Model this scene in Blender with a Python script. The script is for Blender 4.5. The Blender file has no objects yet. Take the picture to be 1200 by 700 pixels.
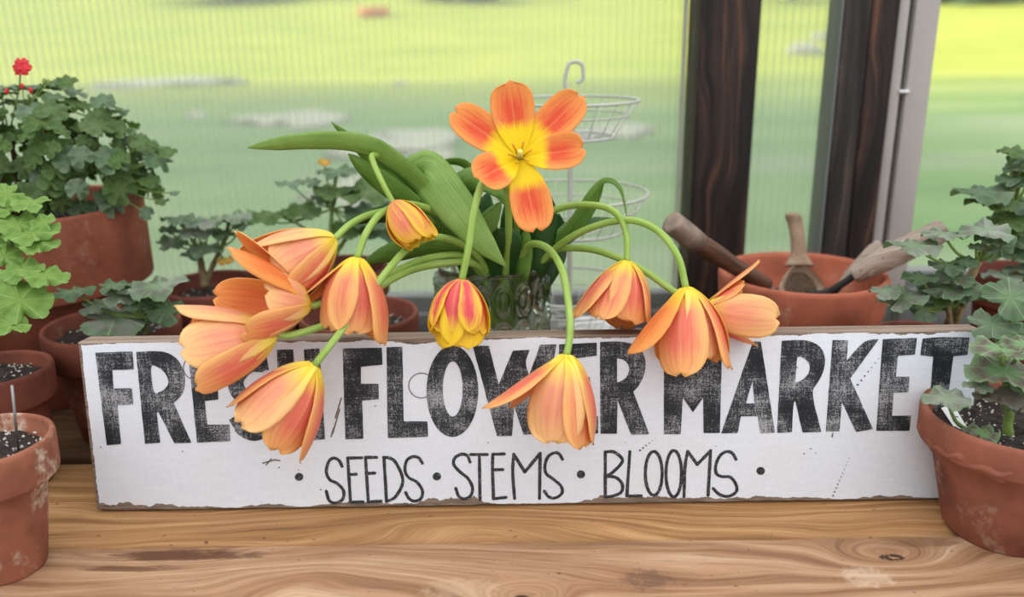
import bpy, bmesh, math, random
from mathutils import Vector, Matrix, noise as mnoise
random.seed(7)
PI = math.pi
COL = bpy.context.scene.collection
SC = bpy.context.scene

# ------------------------------------------------------------------ camera
CAMP = Vector((0, -.67, .3987)); PITCH = math.radians(17.2); ROLL = math.radians(.8); FPX = 1000.
fv = Vector((0, math.cos(PITCH), -math.sin(PITCH))); r0 = Vector((1, 0, 0)); u0 = r0.cross(fv)
RV = math.cos(ROLL)*r0 - math.sin(ROLL)*u0
UV = math.cos(ROLL)*u0 + math.sin(ROLL)*r0
cam_d = bpy.data.cameras.new('camera'); cam = bpy.data.objects.new('camera', cam_d); COL.objects.link(cam)
cam_d.sensor_width = 36; cam_d.lens = 36*FPX/1200; cam_d.clip_start = .02; cam_d.clip_end = 400
M = Matrix((RV, UV, -fv)).transposed().to_4x4(); M.translation = CAMP
cam.matrix_world = M
cam_d.dof.use_dof = True; cam_d.dof.focus_distance = .72; cam_d.dof.aperture_fstop = 3.5
SC.camera = cam
# ------------------------------------------------------------------ exposure, sky, sun
SC.view_settings.view_transform = 'Standard'; SC.view_settings.look = 'None'
SC.view_settings.gamma = 1; SC.view_settings.use_curve_mapping = False
SC.view_settings.exposure = 0.0
w = bpy.data.worlds.new('sky'); SC.world = w; w.use_nodes = True
nt = w.node_tree; nt.nodes.clear()
wo = nt.nodes.new('ShaderNodeOutputWorld'); wb = nt.nodes.new('ShaderNodeBackground'); wb.inputs[1].default_value = 2.15
tc = nt.nodes.new('ShaderNodeTexCoord'); sx = nt.nodes.new('ShaderNodeSeparateXYZ'); cr = nt.nodes.new('ShaderNodeValToRGB')
nt.links.new(tc.outputs['Generated'], sx.inputs[0]); nt.links.new(sx.outputs[2], cr.inputs[0])
cr.color_ramp.elements[0].position = 0; cr.color_ramp.elements[0].color = (.34, .37, .39, 1)
cr.color_ramp.elements[1].position = .7; cr.color_ramp.elements[1].color = (1, 1.0, 1.02, 1)
nt.links.new(cr.outputs[0], wb.inputs[0]); nt.links.new(wb.outputs[0], wo.inputs[0])
sun_d = bpy.data.lights.new('sun', 'SUN'); sun_d.energy = 4.9; sun_d.angle = math.radians(2); sun_d.color = (1, .93, .78)
sun = bpy.data.objects.new('sun', sun_d); COL.objects.link(sun)
sun.rotation_euler = Vector((-math.cos(math.radians(24)), -.06, math.sin(math.radians(24)))).to_track_quat('Z', 'Y').to_euler()

# ------------------------------------------------------------------ helpers
def ray(x, y): return fv + RV*((x-600)/FPX) - UV*((y-350)/FPX)
def at(x, y, Y):
    d = ray(x, y); return CAMP + d*((Y-CAMP.y)/d.y)
def atz(x, y, z):
    d = ray(x, y); return CAMP + d*((z-CAMP.z)/d.z)
def lin(c):
    o = []
    for v in c[:3]:
        v /= 255.; o.append(v/12.92 if v <= .04045 else ((v+.055)/1.055)**2.4)
    return (*o, 1)
def link(o, parent=None):
    COL.objects.link(o)
    if parent: o.parent = parent
    return o
def empty(name, loc, label=None, cat=None, group=None):
    o = bpy.data.objects.new(name, None); o.empty_display_size = .02; COL.objects.link(o); o.location = loc
    tag(o, label, cat, group); return o
def tag(o, label=None, cat=None, group=None, kind=None):
    if label: o['label'] = label
    if cat: o['category'] = cat
    if group: o['group'] = group
    if kind: o['kind'] = kind
    return o
def mesh(name, V, Fc, mats, parent=None, smooth=True, uvs=None, mi=None, origin=None):
    off = Vector(parent.location) if parent is not None and origin is None else (Vector(origin) if origin is not None else Vector((0, 0, 0)))
    me = bpy.data.meshes.new(name)
    me.from_pydata([tuple(Vector(v)-off) for v in V], [], Fc)
    if not isinstance(mats, (list, tuple)): mats = [mats]
    for m in mats: me.materials.append(m)
    if uvs is not None:
        l = me.uv_layers.new(name='UVMap')
        for p in me.polygons:
            for li in p.loop_indices: l.data[li].uv = uvs[me.loops[li].vertex_index]
    for i, p in enumerate(me.polygons):
        p.use_smooth = smooth
        if mi is not None: p.material_index = mi[i]
    me.update()
    o = bpy.data.objects.new(name, me); link(o, parent)
    if parent is None and origin is not None: o.location = origin
    return o
def merge(*parts):
    V = []; Fc = []
    for v, f in parts:
        n = len(V); V += list(v); Fc += [tuple(i+n for i in q) for q in f]
    return V, Fc
def boxd(x0, x1, y0, y1, z0, z1):
    V = [(x, y, z) for z in (z0, z1) for y in (y0, y1) for x in (x0, x1)]
    return V, [(0, 2, 3, 1), (4, 5, 7, 6), (0, 1, 5, 4), (2, 6, 7, 3), (0, 4, 6, 2), (1, 3, 7, 5)]
def box(name, b, m, parent=None, bev=0, seg=2):
    c = Vector(((b[0]+b[1])/2, (b[2]+b[3])/2, b[4])) if parent is None else None
    V, Fc = boxd(*b); o = mesh(name, V, Fc, m, parent, False, origin=c)
    if bev:
        md = o.modifiers.new('b', 'BEVEL'); md.width = bev; md.segments = seg
        for p in o.data.polygons: p.use_smooth = True
    return o
def lathe(prof, c, n=48, wob=None):
    V = []; Fc = []
    for (r, z) in prof:
        for k in range(n):
            a = 2*PI*k/n; rr = r*(wob(a, z) if wob else 1)
            V.append((c[0]+rr*math.cos(a), c[1]+rr*math.sin(a), c[2]+z))
    for i in range(len(prof)-1):
        for k in range(n):
            a, b = i*n+k, i*n+(k+1) % n
            Fc.append((a, b, b+n, a+n))
    return V, Fc
def catmull(P, n=8):
    P = [Vector(p) for p in P]; Q = [P[0]*2-P[1]] + P + [P[-1]*2-P[-2]]; out = []
    for i in range(1, len(Q)-2):
        a, b, c, d = Q[i-1:i+3]
        for k in range(n):
            t = k/n
            out.append(.5*((2*b)+(c-a)*t+(2*a-5*b+4*c-d)*t*t+(3*b-a-3*c+d)*t**3))
    out.append(P[-1]); return out
def frames(pts):
    T = []
    for i in range(len(pts)):
        t = pts[min(i+1, len(pts)-1)]-pts[max(i-1, 0)]
        T.append(t.normalized() if t.length > 1e-9 else Vector((0, 0, 1)))
    n = T[0].orthogonal().normalized(); N = []
    for t in T:
        n = (n - t*n.dot(t)); n.normalize(); N.append(n)
    return T, N
def tube(pts, rad, n=10, cap=True):
    """rad: number or function of 0..1"""
    T, N = frames(pts); V = []; Fc = []; m = len(pts)
    for i, p in enumerate(pts):
        r = rad(i/(m-1)) if callable(rad) else rad
        b = T[i].cross(N[i])
        for k in range(n):
            a = 2*PI*k/n; V.append(p + (N[i]*math.cos(a)+b*math.sin(a))*r)
    for i in range(m-1):
        for k in range(n):
            a, b = i*n+k, i*n+(k+1) % n
            Fc.append((a, b, b+n, a+n))
    if cap: Fc.append(tuple(range(n))[::-1]); Fc.append(tuple((m-1)*n+k for k in range(n)))
    return V, Fc

# ------------------------------------------------------------------ materials
class NT:
    def __init__(s, name):
        s.m = bpy.data.materials.new(name); s.m.use_nodes = True; s.t = s.m.node_tree; s.t.nodes.clear()
        s.out = s.t.nodes.new('ShaderNodeOutputMaterial')
    def n(s, ty, props=None, **inp):
        o = s.t.nodes.new(ty)
        for k, v in (props or {}).items(): setattr(o, k, v)
        for k, v in inp.items():
            s.set(o, k, v)
        return o
    def set(s, o, k, v):
        i = o.inputs[int(k[1:])] if k[0] == 'i' and k[1:].isdigit() else o.inputs[k.replace('_', ' ')]
        if isinstance(v, bpy.types.NodeSocket): s.t.links.new(v, i)
        elif isinstance(v, bpy.types.Node): s.t.links.new(v.outputs[0], i)
        else: i.default_value = v
    def math(s, op, a, b=0, c=0, clamp=False):
        return s.n('ShaderNodeMath', {'operation': op, 'use_clamp': clamp}, i0=a, i1=b, i2=c).outputs[0]
    def mix(s, f, a, b, bt='MIX'):
        o = s.n('ShaderNodeMix', {'data_type': 'RGBA', 'blend_type': bt}); s.set(o, 'i0', f)
        for k, v in ((6, a), (7, b)): s.set(o, 'i%d' % k, v)
        return o.outputs[2]
    def ramp(s, f, els, interp='LINEAR'):
        o = s.n('ShaderNodeValToRGB'); o.color_ramp.interpolation = interp; E = o.color_ramp.elements
        while len(E) < len(els): E.new(.5)
        for e, (p, c) in zip(E, els): e.position = p; e.color = c if isinstance(c, tuple) else (c, c, c, 1)
        s.set(o, 'i0', f); return o.outputs[0]
    def noise(s, vec, scale, detail=4, rough=.55, dist=0):
        return s.n('ShaderNodeTexNoise', Vector=vec, Scale=scale, Detail=detail, Roughness=rough, Distortion=dist).outputs[0]
    def mapping(s, vec, sc=(1, 1, 1), loc=(0, 0, 0)):
        return s.n('ShaderNodeMapping', Vector=vec, Scale=sc, Location=loc).outputs[0]
    def coord(s, k='Object'): return s.n('ShaderNodeTexCoord').outputs[k]
    def xyz(s, v): return s.n('ShaderNodeSeparateXYZ', i0=v).outputs
    def bsdf(s, col, rough=.6, **kw):
        b = s.n('ShaderNodeBsdfPrincipled', Base_Color=col, Roughness=rough)
        for k, v in kw.items(): s.set(b, k, v)
        return b
    def bump(s, h, strength=.3, dist=.002):
        return s.n('ShaderNodeBump', Height=h, Strength=strength, Distance=dist).outputs[0]
    def done(s, sh): s.t.links.new(sh.outputs[0] if isinstance(sh, bpy.types.Node) else sh, s.out.inputs[0]); return s.m

def simple(name, c, rough=.6, var=.15, scale=30, metal=0):
    t = NT(name); co = t.coord(); n = t.noise(co, scale)
    c1 = lin(c); c0 = tuple(v*(1-var) for v in c1[:3])+(1,); c2 = tuple(min(1, v*(1+var)) for v in c1[:3])+(1,)
    return t.done(t.bsdf(t.ramp(n, [(.3, c0), (.7, c2)]), rough, Metallic=metal, Normal=t.bump(n, .15)))

def terracotta(name, c, white=.5, seed=0, moss=.3):
    t = NT(name); co = t.mapping(t.coord(), loc=(seed*3.1, seed*1.7, seed)); n = t.noise(co, 22, 5); n2 = t.noise(co, 9, 6, .65); n3 = t.noise(co, 160, 3)
    base = t.ramp(t.math('ADD', t.math('MULTIPLY', n, .6), t.math('MULTIPLY', n2, .4)), [(.35, tuple(v*.55 for v in lin(c)[:3])+(1,)), (.5, lin(c)), (.66, tuple(min(1, v*1.35) for v in lin(c)[:3])+(1,))])
    base = t.mix(t.ramp(n2, [(.5, 0.), (.75, moss)]), base, lin((95, 62, 48)))
    pat = t.math('MULTIPLY', t.ramp(t.noise(t.mapping(co, (1, 1, .7), (5, 2, 1)), 14, 6, .7), [(.60-.10*white, 0.), (.68-.10*white, 1.)]), t.ramp(n3, [(.35, 0.), (.6, 1.)]))
    base = t.mix(t.math('MULTIPLY', pat, white), base, lin((205, 190, 170)))
    return t.done(t.bsdf(base, .85, Normal=t.bump(t.math('ADD', n3, t.math('MULTIPLY', n2, 2)), .35, .0012), Specular_IOR_Level=.25))

def soil_mat():
    t = NT('potting_soil'); co = t.coord(); n = t.noise(co, 150, 4, .7)
    v = t.n('ShaderNodeTexVoronoi', Vector=co, Scale=260.); cc = t.xyz(v.outputs['Color'])
    sp = t.math('MULTIPLY', t.math('GREATER_THAN', cc[0], .9), t.math('LESS_THAN', v.outputs['Distance'], .42))
    base = t.ramp(n, [(.3, lin((16, 12, 11))), (.6, lin((48, 38, 33))), (.8, lin((88, 72, 60)))])
    return t.done(t.bsdf(t.mix(sp, base, lin((200, 195, 185))), .95, Normal=t.bump(t.math('ADD', n, sp), 1., .004)))

def wood(name, cols, knots=(), scale=90, seed=0, rough=.7, streak=.5, stretch=3, bumps=.2, axis='x', off=(0, 0, 0), fine=1., surface_marks=()):
    """grain runs along x (or z); knots (x, y, strength, sx, sy) bend the growth rings"""
    t = NT(name); co = t.mapping(t.coord(), loc=off); X, Y, Z = t.xyz(co)
    if axis == 'z': X, Z = Z, X
    q = t.math('ADD', Y, t.math('MULTIPLY', Z, .8))
    wob = t.noise(t.mapping(co, (2.5, 7, 7) if axis == 'x' else (7, 7, 2.5), (seed, 0, 0)), 1.6, 2)
    q = t.math('ADD', q, t.math('MULTIPLY', wob, .05))
    kd = None
    for (kx, ky, a, sx_, sy_) in knots:
        dx = t.math('DIVIDE', t.math('SUBTRACT', X, kx), sx_); dy = t.math('DIVIDE', t.math('SUBTRACT', Y, ky), sy_)
        d2 = t.math('ADD', t.math('MULTIPLY', dx, dx), t.math('MULTIPLY', dy, dy))
        q = t.math('ADD', q, t.math('MULTIPLY', t.math('POWER', 2.718, t.math('MULTIPLY', d2, -1)), a))
        k = t.math('SUBTRACT', 1, t.math('MULTIPLY', d2, 30), clamp=True)
        if a > .04: kd = k if kd is None else t.math('MAXIMUM', kd, k)
    cv = t.n('ShaderNodeCombineXYZ', i0=t.math('MULTIPLY', X, stretch), i1=t.math('MULTIPLY', q, scale), i2=t.math('MULTIPLY', Z, 6.)).outputs[0]
    g = t.noise(cv, 1., 5, .6); g2 = t.noise(t.mapping(cv, (3, 5, 1), (seed, 4, 1)), 1.3, 3, .7)
    base = t.ramp(g, [(.28, lin(cols[0])), (.45, lin(cols[1])), (.58, lin(cols[2])), (.75, lin(cols[3]))])
    base = t.mix(t.math('MULTIPLY', t.ramp(g2, [(.3, 1.), (.48, 0.)]), streak), base, lin(cols[0]))
    fn = t.noise(t.n('ShaderNodeCombineXYZ', i0=t.math('MULTIPLY', X, stretch*5), i1=t.math('MULTIPLY', q, scale*7), i2=Z).outputs[0], 1., 3, .7)
    base = t.mix(fine*.55, base, t.mix(1., base, t.ramp(fn, [(.3, .55), (.5, 1.), (.7, 1.2)]), 'MULTIPLY'))
    sp = t.noise(t.mapping(co, (1, 1.6, 1), (seed, 9, 3)), 130, 2, .5)
    base = t.mix(t.math('MULTIPLY', t.ramp(sp, [(.70, 0.), (.74, .75)]), fine), base, lin((58, 36, 26)))
    big = t.noise(t.mapping(co, (1, 3, 3), (seed, 2, 2)), 6, 3)
    base = t.mix(t.ramp(big, [(.35, .0), (.75, .45)]), base, lin(cols[4]))
    for (kx, ky, sx_, sy_, col_, am) in surface_marks:
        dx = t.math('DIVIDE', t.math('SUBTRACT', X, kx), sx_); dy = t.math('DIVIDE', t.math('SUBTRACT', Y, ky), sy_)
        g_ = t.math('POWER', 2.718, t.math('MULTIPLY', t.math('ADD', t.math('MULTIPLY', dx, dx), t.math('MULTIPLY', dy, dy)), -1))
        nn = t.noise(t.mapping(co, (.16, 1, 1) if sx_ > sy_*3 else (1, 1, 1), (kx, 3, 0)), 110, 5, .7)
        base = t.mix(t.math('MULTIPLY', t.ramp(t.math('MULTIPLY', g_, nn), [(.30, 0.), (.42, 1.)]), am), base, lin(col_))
    if kd is not None:
        kn = t.math('MULTIPLY', kd, t.ramp(t.noise(t.mapping(co, (1, 1, 1), (2, 2, 2)), 150, 4, .7), [(.42, 0.), (.52, 1.)]))
        base = t.mix(t.math('MINIMUM', t.math('MULTIPLY', kn, 3), .9), base, lin((42, 24, 18)))
    return t.done(t.bsdf(base, rough, Normal=t.bump(t.math('ADD', g, g2), bumps, .0015), Specular_IOR_Level=.3))

def petal_mat(name, base_c, mid_c, edge_c, tip_c, ybase=.2, edge_w=.35, rib=.4, sharp=(.35, 1.4)):
    t = NT(name); uv = t.n('ShaderNodeUVMap'); U, V, _ = t.xyz(uv)
    e = t.math('ABSOLUTE', t.math('SUBTRACT', t.math('MULTIPLY', U, 2), 1))
    nv = t.noise(t.n('ShaderNodeCombineXYZ', i0=t.math('MULTIPLY', U, 26), i1=t.math('MULTIPLY', V, 1.8)).outputs[0], 1., 4, .6)
    nv2 = t.noise(t.n('ShaderNodeCombineXYZ', i0=t.math('MULTIPLY', U, 5), i1=t.math('MULTIPLY', V, 2.5), i2=t.n('ShaderNodeObjectInfo').outputs['Random']).outputs[0], 1., 3)
    ee = t.math('ADD', e, t.math('MULTIPLY', t.math('SUBTRACT', nv, .5), .7))
    ee = t.math('ADD', ee, t.math('MULTIPLY', t.math('SUBTRACT', nv2, .5), .5))
    vv = t.math('ADD', V, t.math('MULTIPLY', t.math('SUBTRACT', nv, .5), .35))
    c = t.mix(t.ramp(ee, [(1-edge_w-.28, 0.), (1-edge_w+.3, 1.)]), lin(mid_c), lin(edge_c))
    c = t.mix(t.ramp(vv, [(.68, 0.), (1.02, .9)]), c, lin(tip_c))
    ribm = t.math('MULTIPLY', t.ramp(t.math('ADD', e, t.math('MULTIPLY', V, .03)), [(.0, 1.), (.09, 0.)]), t.ramp(V, [(.1, 1.), (.95, .3)]))
    c = t.mix(t.math('MULTIPLY', ribm, rib), c, lin((252, 205, 130)))
    vein = t.ramp(nv, [(.3, .78), (.6, 1.)])
    c = t.mix(.5, c, t.mix(1., c, vein, 'MULTIPLY'))
    c = t.mix(t.ramp(vv, [(ybase*sharp[0], 1.), (ybase*sharp[1], 0.)]), c, lin(base_c))
    d = t.bsdf(c, .48, Normal=t.bump(nv, .3, .0008), Specular_IOR_Level=.35)
    tr = t.n('ShaderNodeBsdfTranslucent', Color=c)
    return t.done(t.n('ShaderNodeMixShader', i0=.27, i1=d, i2=tr))

def leaf_blade_mat(name, c0, c1, c2, rough=.45, trans=.3):
    """long parallel-veined leaf: uv.x across, uv.y along"""
    t = NT(name); uv = t.n('ShaderNodeUVMap'); U, V, _ = t.xyz(uv)
    nv = t.noise(t.n('ShaderNodeCombineXYZ', i0=t.math('MULTIPLY', U, 30), i1=t.math('MULTIPLY', V, 1.2)).outputs[0], 1., 3)
    big = t.noise(t.coord(), 30, 3)
    c = t.ramp(t.math('ADD', t.math('MULTIPLY', nv, .55), t.math('MULTIPLY', big, .45)), [(.32, lin(c0)), (.5, lin(c1)), (.68, lin(c2))])
    d = t.bsdf(c, rough, Normal=t.bump(nv, .35, .0008), Specular_IOR_Level=.4); tr = t.n('ShaderNodeBsdfTranslucent', Color=c)
    return t.done(t.n('ShaderNodeMixShader', i0=trans, i1=d, i2=tr))

def geranium_mat(name, c_in, c_zone, c_out, vein, zone=(.45, .8), trans=.2, grey=.0):
    """round scalloped leaf: uv.x = angle, uv.y = radius"""
    t = NT(name); uv = t.n('ShaderNodeUVMap'); U, V, _ = t.xyz(uv)
    n = t.noise(t.coord(), 60, 3); vv = t.math('ADD', V, t.math('MULTIPLY', t.math('SUBTRACT', n, .5), .35))
    z0, z1 = zone
    c = t.ramp(vv, [(0., lin(c_in)), (z0, lin(c_in)), ((z0+z1)/2, lin(c_zone)), (z1, lin(c_out)), (1., lin(c_out))])
    fr = t.math('FRACT', t.math('ADD', t.math('MULTIPLY', U, 7), .5)); dv = t.math('ABSOLUTE', t.math('SUBTRACT', fr, .5))
    vm = t.math('MULTIPLY', t.math('LESS_THAN', t.math('MULTIPLY', dv, t.math('ADD', V, .12)), .02), .75)
    fr2 = t.math('FRACT', t.math('ADD', t.math('MULTIPLY', V, 7), t.math('MULTIPLY', dv, 5)))
    vm2 = t.math('MULTIPLY', t.math('LESS_THAN', fr2, .14), .22)
    c = t.mix(t.math('MAXIMUM', vm, vm2), c, lin(vein))
    c = t.mix(t.math('MULTIPLY', t.ramp(t.noise(t.coord(), 25, 3), [(.4, 0.), (.7, 1.)]), grey), c, lin((175, 178, 170)))
    d = t.bsdf(c, .65, Normal=t.bump(t.math('SUBTRACT', n, t.math('MULTIPLY', vm, 1.2)), .5, .0012), Specular_IOR_Level=.25)
    tr = t.n('ShaderNodeBsdfTranslucent', Color=t.mix(.5, c, lin((120, 160, 40))))
    return t.done(t.n('ShaderNodeMixShader', i0=trans, i1=d, i2=tr))

m_soil = soil_mat()
m_perl = simple('perlite', (198, 190, 178), .9, .3, 300)
m_tc = {k: terracotta('terracotta_'+k, *a) for k, a in {
    'plain': ((142, 80, 60), .22, 1, .45), 'dark': ((116, 64, 50), .2, 2, .5), 'deep': ((104, 56, 46), .15, 3, .5),
    'chalky': ((150, 94, 72), .9, 4, .4), 'bright': ((172, 98, 74), .35, 5, .35), 'rough': ((138, 84, 66), .35, 6, .45)}.items()}
BO = (0, .1, -.85)
m_plank = [wood('plank_golden', [(104, 70, 42), (166, 122, 76), (194, 150, 102), (212, 174, 126), (148, 110, 72)], [(.19, .03, .03, .16, .03), (-.05, -.03, -.03, .16, .03), (-.26, .0, .02, .1, .02)], 110, 3, off=BO, streak=.4),
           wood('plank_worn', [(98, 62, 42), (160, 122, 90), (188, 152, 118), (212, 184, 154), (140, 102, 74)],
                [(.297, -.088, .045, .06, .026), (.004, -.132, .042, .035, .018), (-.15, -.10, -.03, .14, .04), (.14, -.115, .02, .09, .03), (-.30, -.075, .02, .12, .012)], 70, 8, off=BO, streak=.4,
                surface_marks=[(-.27, -.072, .10, .012, (84, 48, 30), .8), (-.30, -.088, .06, .008, (92, 54, 34), .7), (.268, -.112, .03, .02, (214, 192, 166), .4), (.33, -.068, .05, .014, (104, 70, 46), .5), (.10, -.112, .03, .02, (84, 60, 48), .5), (-.04, -.12, .05, .02, (206, 180, 150), .3)]),  # stain streaks, pale scratches and a darker patch by the front right pot
           wood('plank_shaded', [(62, 44, 30), (96, 70, 46), (114, 86, 58), (128, 100, 70), (80, 60, 44)], [], 110, 14, off=BO),  # tones lowered to paint in the shade between the back pots
           wood('plank_outer', [(110, 74, 50), (168, 128, 92), (192, 156, 118), (205, 172, 138), (150, 116, 88)], [], 90, 21, off=BO)]
m_post = wood('post_stained', [(12, 10, 10), (34, 27, 25), (66, 48, 40), (128, 84, 60), (26, 22, 22)], [], 95, 2, .6, .8, 2.2, .3, 'z')
m_post2 = wood('post_weathered', [(20, 19, 18), (46, 42, 39), (72, 64, 58), (108, 90, 76), (40, 38, 38)], [], 95, 5, .7, .6, 2.2, .3, 'z')
m_alu = simple('window_metal', (178, 172, 166), .45, .05, 12)
m_alu2 = simple('window_rail', (112, 114, 112), .5, .08, 12)
m_gasket = simple('rubber_gasket', (24, 24, 24), .7)
m_dark = simple('dark_wall', (26, 26, 27), .8)
m_wire = simple('white_wire', (186, 188, 178), .5, .08, 40)
m_white = simple('white_dish', (225, 225, 225), .35, .03)
m_green_stem = leaf_blade_mat('tulip_stem', (128, 160, 62), (152, 184, 84), (176, 202, 112), .4, .12)
m_gstem = simple('geranium_stem', (118, 142, 70), .6, .25, 120)
m_gwood = simple('geranium_woody_stem', (128, 112, 78), .85, .35, 160)
m_bwood = simple('geranium_brown_stem', (96, 70, 50), .85, .35, 160)
m_metal = simple('tool_steel', (150, 148, 145), .4, .1, 40, .8)

# ------------------------------------------------------------------ outside: lawn, hill, stones
def lawn_h(x, y):
    h = -.95 + max(0, y-30)*.15 + .05*math.sin(x*.3+y*.2)
    return h
V = []; Fc = []; nx, ny = 70, 70
for j in range(ny+1):
    y = .75 + 130*(j/ny)**1.8
    for i in range(nx+1):
        x = -90+180*i/nx; V.append((x, y, lawn_h(x, y)))
for j in range(ny):
    for i in range(nx):
        a = j*(nx+1)+i; Fc.append((a, a+1, a+nx+2, a+nx+1))
t = NT('lawn_grass'); co = t.coord()
n1 = t.noise(t.mapping(co, (.25, .8, 1)), .7, 5, .6); n2 = t.noise(t.mapping(co, (1, 1, 1), (3, 3, 0)), 6, 4); n3 = t.noise(t.mapping(co, (.16, .7, 1), (9, 2, 0)), .55, 3)
c = t.ramp(n1, [(.3, lin((92, 122, 78))), (.5, lin((110, 140, 88))), (.7, lin((138, 154, 110)))])
c = t.mix(t.ramp(n3, [(.5, 0.), (.7, .5)]), c, lin((160, 158, 140)))
c = t.mix(t.ramp(n2, [(.35, 0.), (.75, .3)]), c, lin((80, 112, 58)))
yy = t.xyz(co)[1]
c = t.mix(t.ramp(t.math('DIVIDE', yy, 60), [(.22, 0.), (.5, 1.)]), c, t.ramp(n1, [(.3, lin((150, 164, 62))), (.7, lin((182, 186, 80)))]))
m_lawn = t.done(t.bsdf(c, .9, Specular_IOR_Level=.1))
tag(mesh('lawn', V, Fc, m_lawn), kind='structure')
def blob(name, c, rx, ry, rz, m, seed, amp=.2, sub=3, freq=1.5):
    bm = bmesh.new(); bmesh.ops.create_icosphere(bm, subdivisions=sub, radius=1)
    for v in bm.verts:
        d = 1 + amp*mnoise.fractal(v.co*freq+Vector((seed*7.3, seed, 0)), 1., 2., 3)
        v.co = Vector((v.co.x*rx*d, v.co.y*ry*d, v.co.z*rz*d))
    me = bpy.data.meshes.new(name); bm.to_mesh(me); bm.free(); me.materials.append(m)
    for p in me.polygons: p.use_smooth = True
    o = bpy.data.objects.new(name, me); COL.objects.link(o); o.location = c; return o
def lawn_px(px, py):
    for k in range(4000):
        y = 1+k*.03; p = at(px, py, y)
        if p.z <= lawn_h(p.x, p.y): return p
    return at(px, py, 60)
m_stone = simple('pale_stone', (160, 158, 146), .9, .15, 5); m_gravel = simple('grey_gravel', (166, 164, 150), .95, .2, 8)
m_bush = simple('far_foliage', (86, 108, 66), .9, .4, 3)
for i, (px, py, w_, lab) in enumerate([(485, 170, 70, 'large pale gravel patch on the shaded lawn left of the open tulip'), (440, 225, 60, 'low pale gravel patch on lawn just above the arching tulip leaf base'),
        (200, 96, 70, 'long grey gravel patch on the lawn above the big red-flowered geranium'), (345, 140, 55, 'grey gravel patch in the middle of the lawn at left'), (720, 155, 45, 'grey gravel patch on lawn left of the dark stained post')]):
    p = lawn_px(px, py); s = (p-CAMP).length/FPX
    o = blob('gravel_patch', p, w_*s, w_*s*1.6, .06, m_gravel, i, .8); tag(o, lab, 'gravel patch')
for i, (px, py, w_, lab) in enumerate([(942, 62, 20, 'pale boulder on the lawn seen between the two dark posts'), (470, 100, 10, 'small pale stone on the lawn left of the open tulip'), (230, 138, 13, 'small pale stone on lawn right of the big geranium'),
        (962, 45, 12, 'smaller pale boulder behind the one between the dark posts')]):
    p = lawn_px(px, py); s = (p-CAMP).length/FPX
    o = blob('lawn_stone', p, w_*s, w_*s, w_*s*.5, m_stone, i+9, .3); tag(o, lab, 'stone')
p = lawn_px(438, 19); s = (p-CAMP).length/FPX
V1, F1 = lathe([(0, 0), (14*s, 0), (19*s, 9*s), (18*s, 9*s), (13*s, 1*s), (0, 1*s)], p, 24)
tag(mesh('garden_tub', V1, F1, simple('orange_plastic', (222, 120, 70), .5), origin=p), 'orange tub standing far away on the sunlit lawn', 'tub')
for i, (px, py, w_) in enumerate([(1135, 2, 62), (280, -14, 75), (545, -12, 60), (930, -16, 40)]):
    p = lawn_px(px, max(py, 2)); s = (p-CAMP).length/FPX; p.z += (max(0, -py)+8)*s
    tr_ = empty('shrub', p - Vector((0, 0, 10*s)), ['rounded shrub far behind the lawn at top right', 'shrub at the far edge of the lawn at top left', 'shrub at the far edge of the lawn, above the open tulip', 'shrub at the far edge of lawn between the dark posts'][i], 'shrub')
    o = blob('foliage', (0, 0, 10*s), w_*s, w_*s*.5, 16*s, m_bush, i+20, .5, 4, 2.5); o.parent = tr_
    Vt, Ft = tube([p+Vector((0, 0, -26*s)), p+Vector((0, 0, -8*s))], 2.5*s, 8); mesh('trunk', Vt, Ft, m_bwood, tr_)
# unseen added hedge far left of the greenhouse that keeps the near lawn in shade
V = []; Fc = []; nu, nv_ = 90, 24
for j in range(nv_+1):
    a = PI*j/nv_
    for i in range(nu+1):
        y = -32+56*i/nu; wob = 1+.07*mnoise.fractal(Vector((y*.25, math.cos(a)*2, math.sin(a)*2)), 1., 2., 3)
        V.append((-38+4.5*math.cos(a)*wob, y, -1+19*(math.sin(a)**.45 if 0 < j < nv_ else 0)*wob))
for j in range(nv_):
    for i in range(nu):
        a = j*(nu+1)+i; Fc.append((a, a+1, a+nu+2, a+nu+1))
tag(mesh('tall_sun_blocker', V, Fc, m_bush), 'unseen added hedge along the left side of the lawn', 'sun_blocker')

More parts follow.
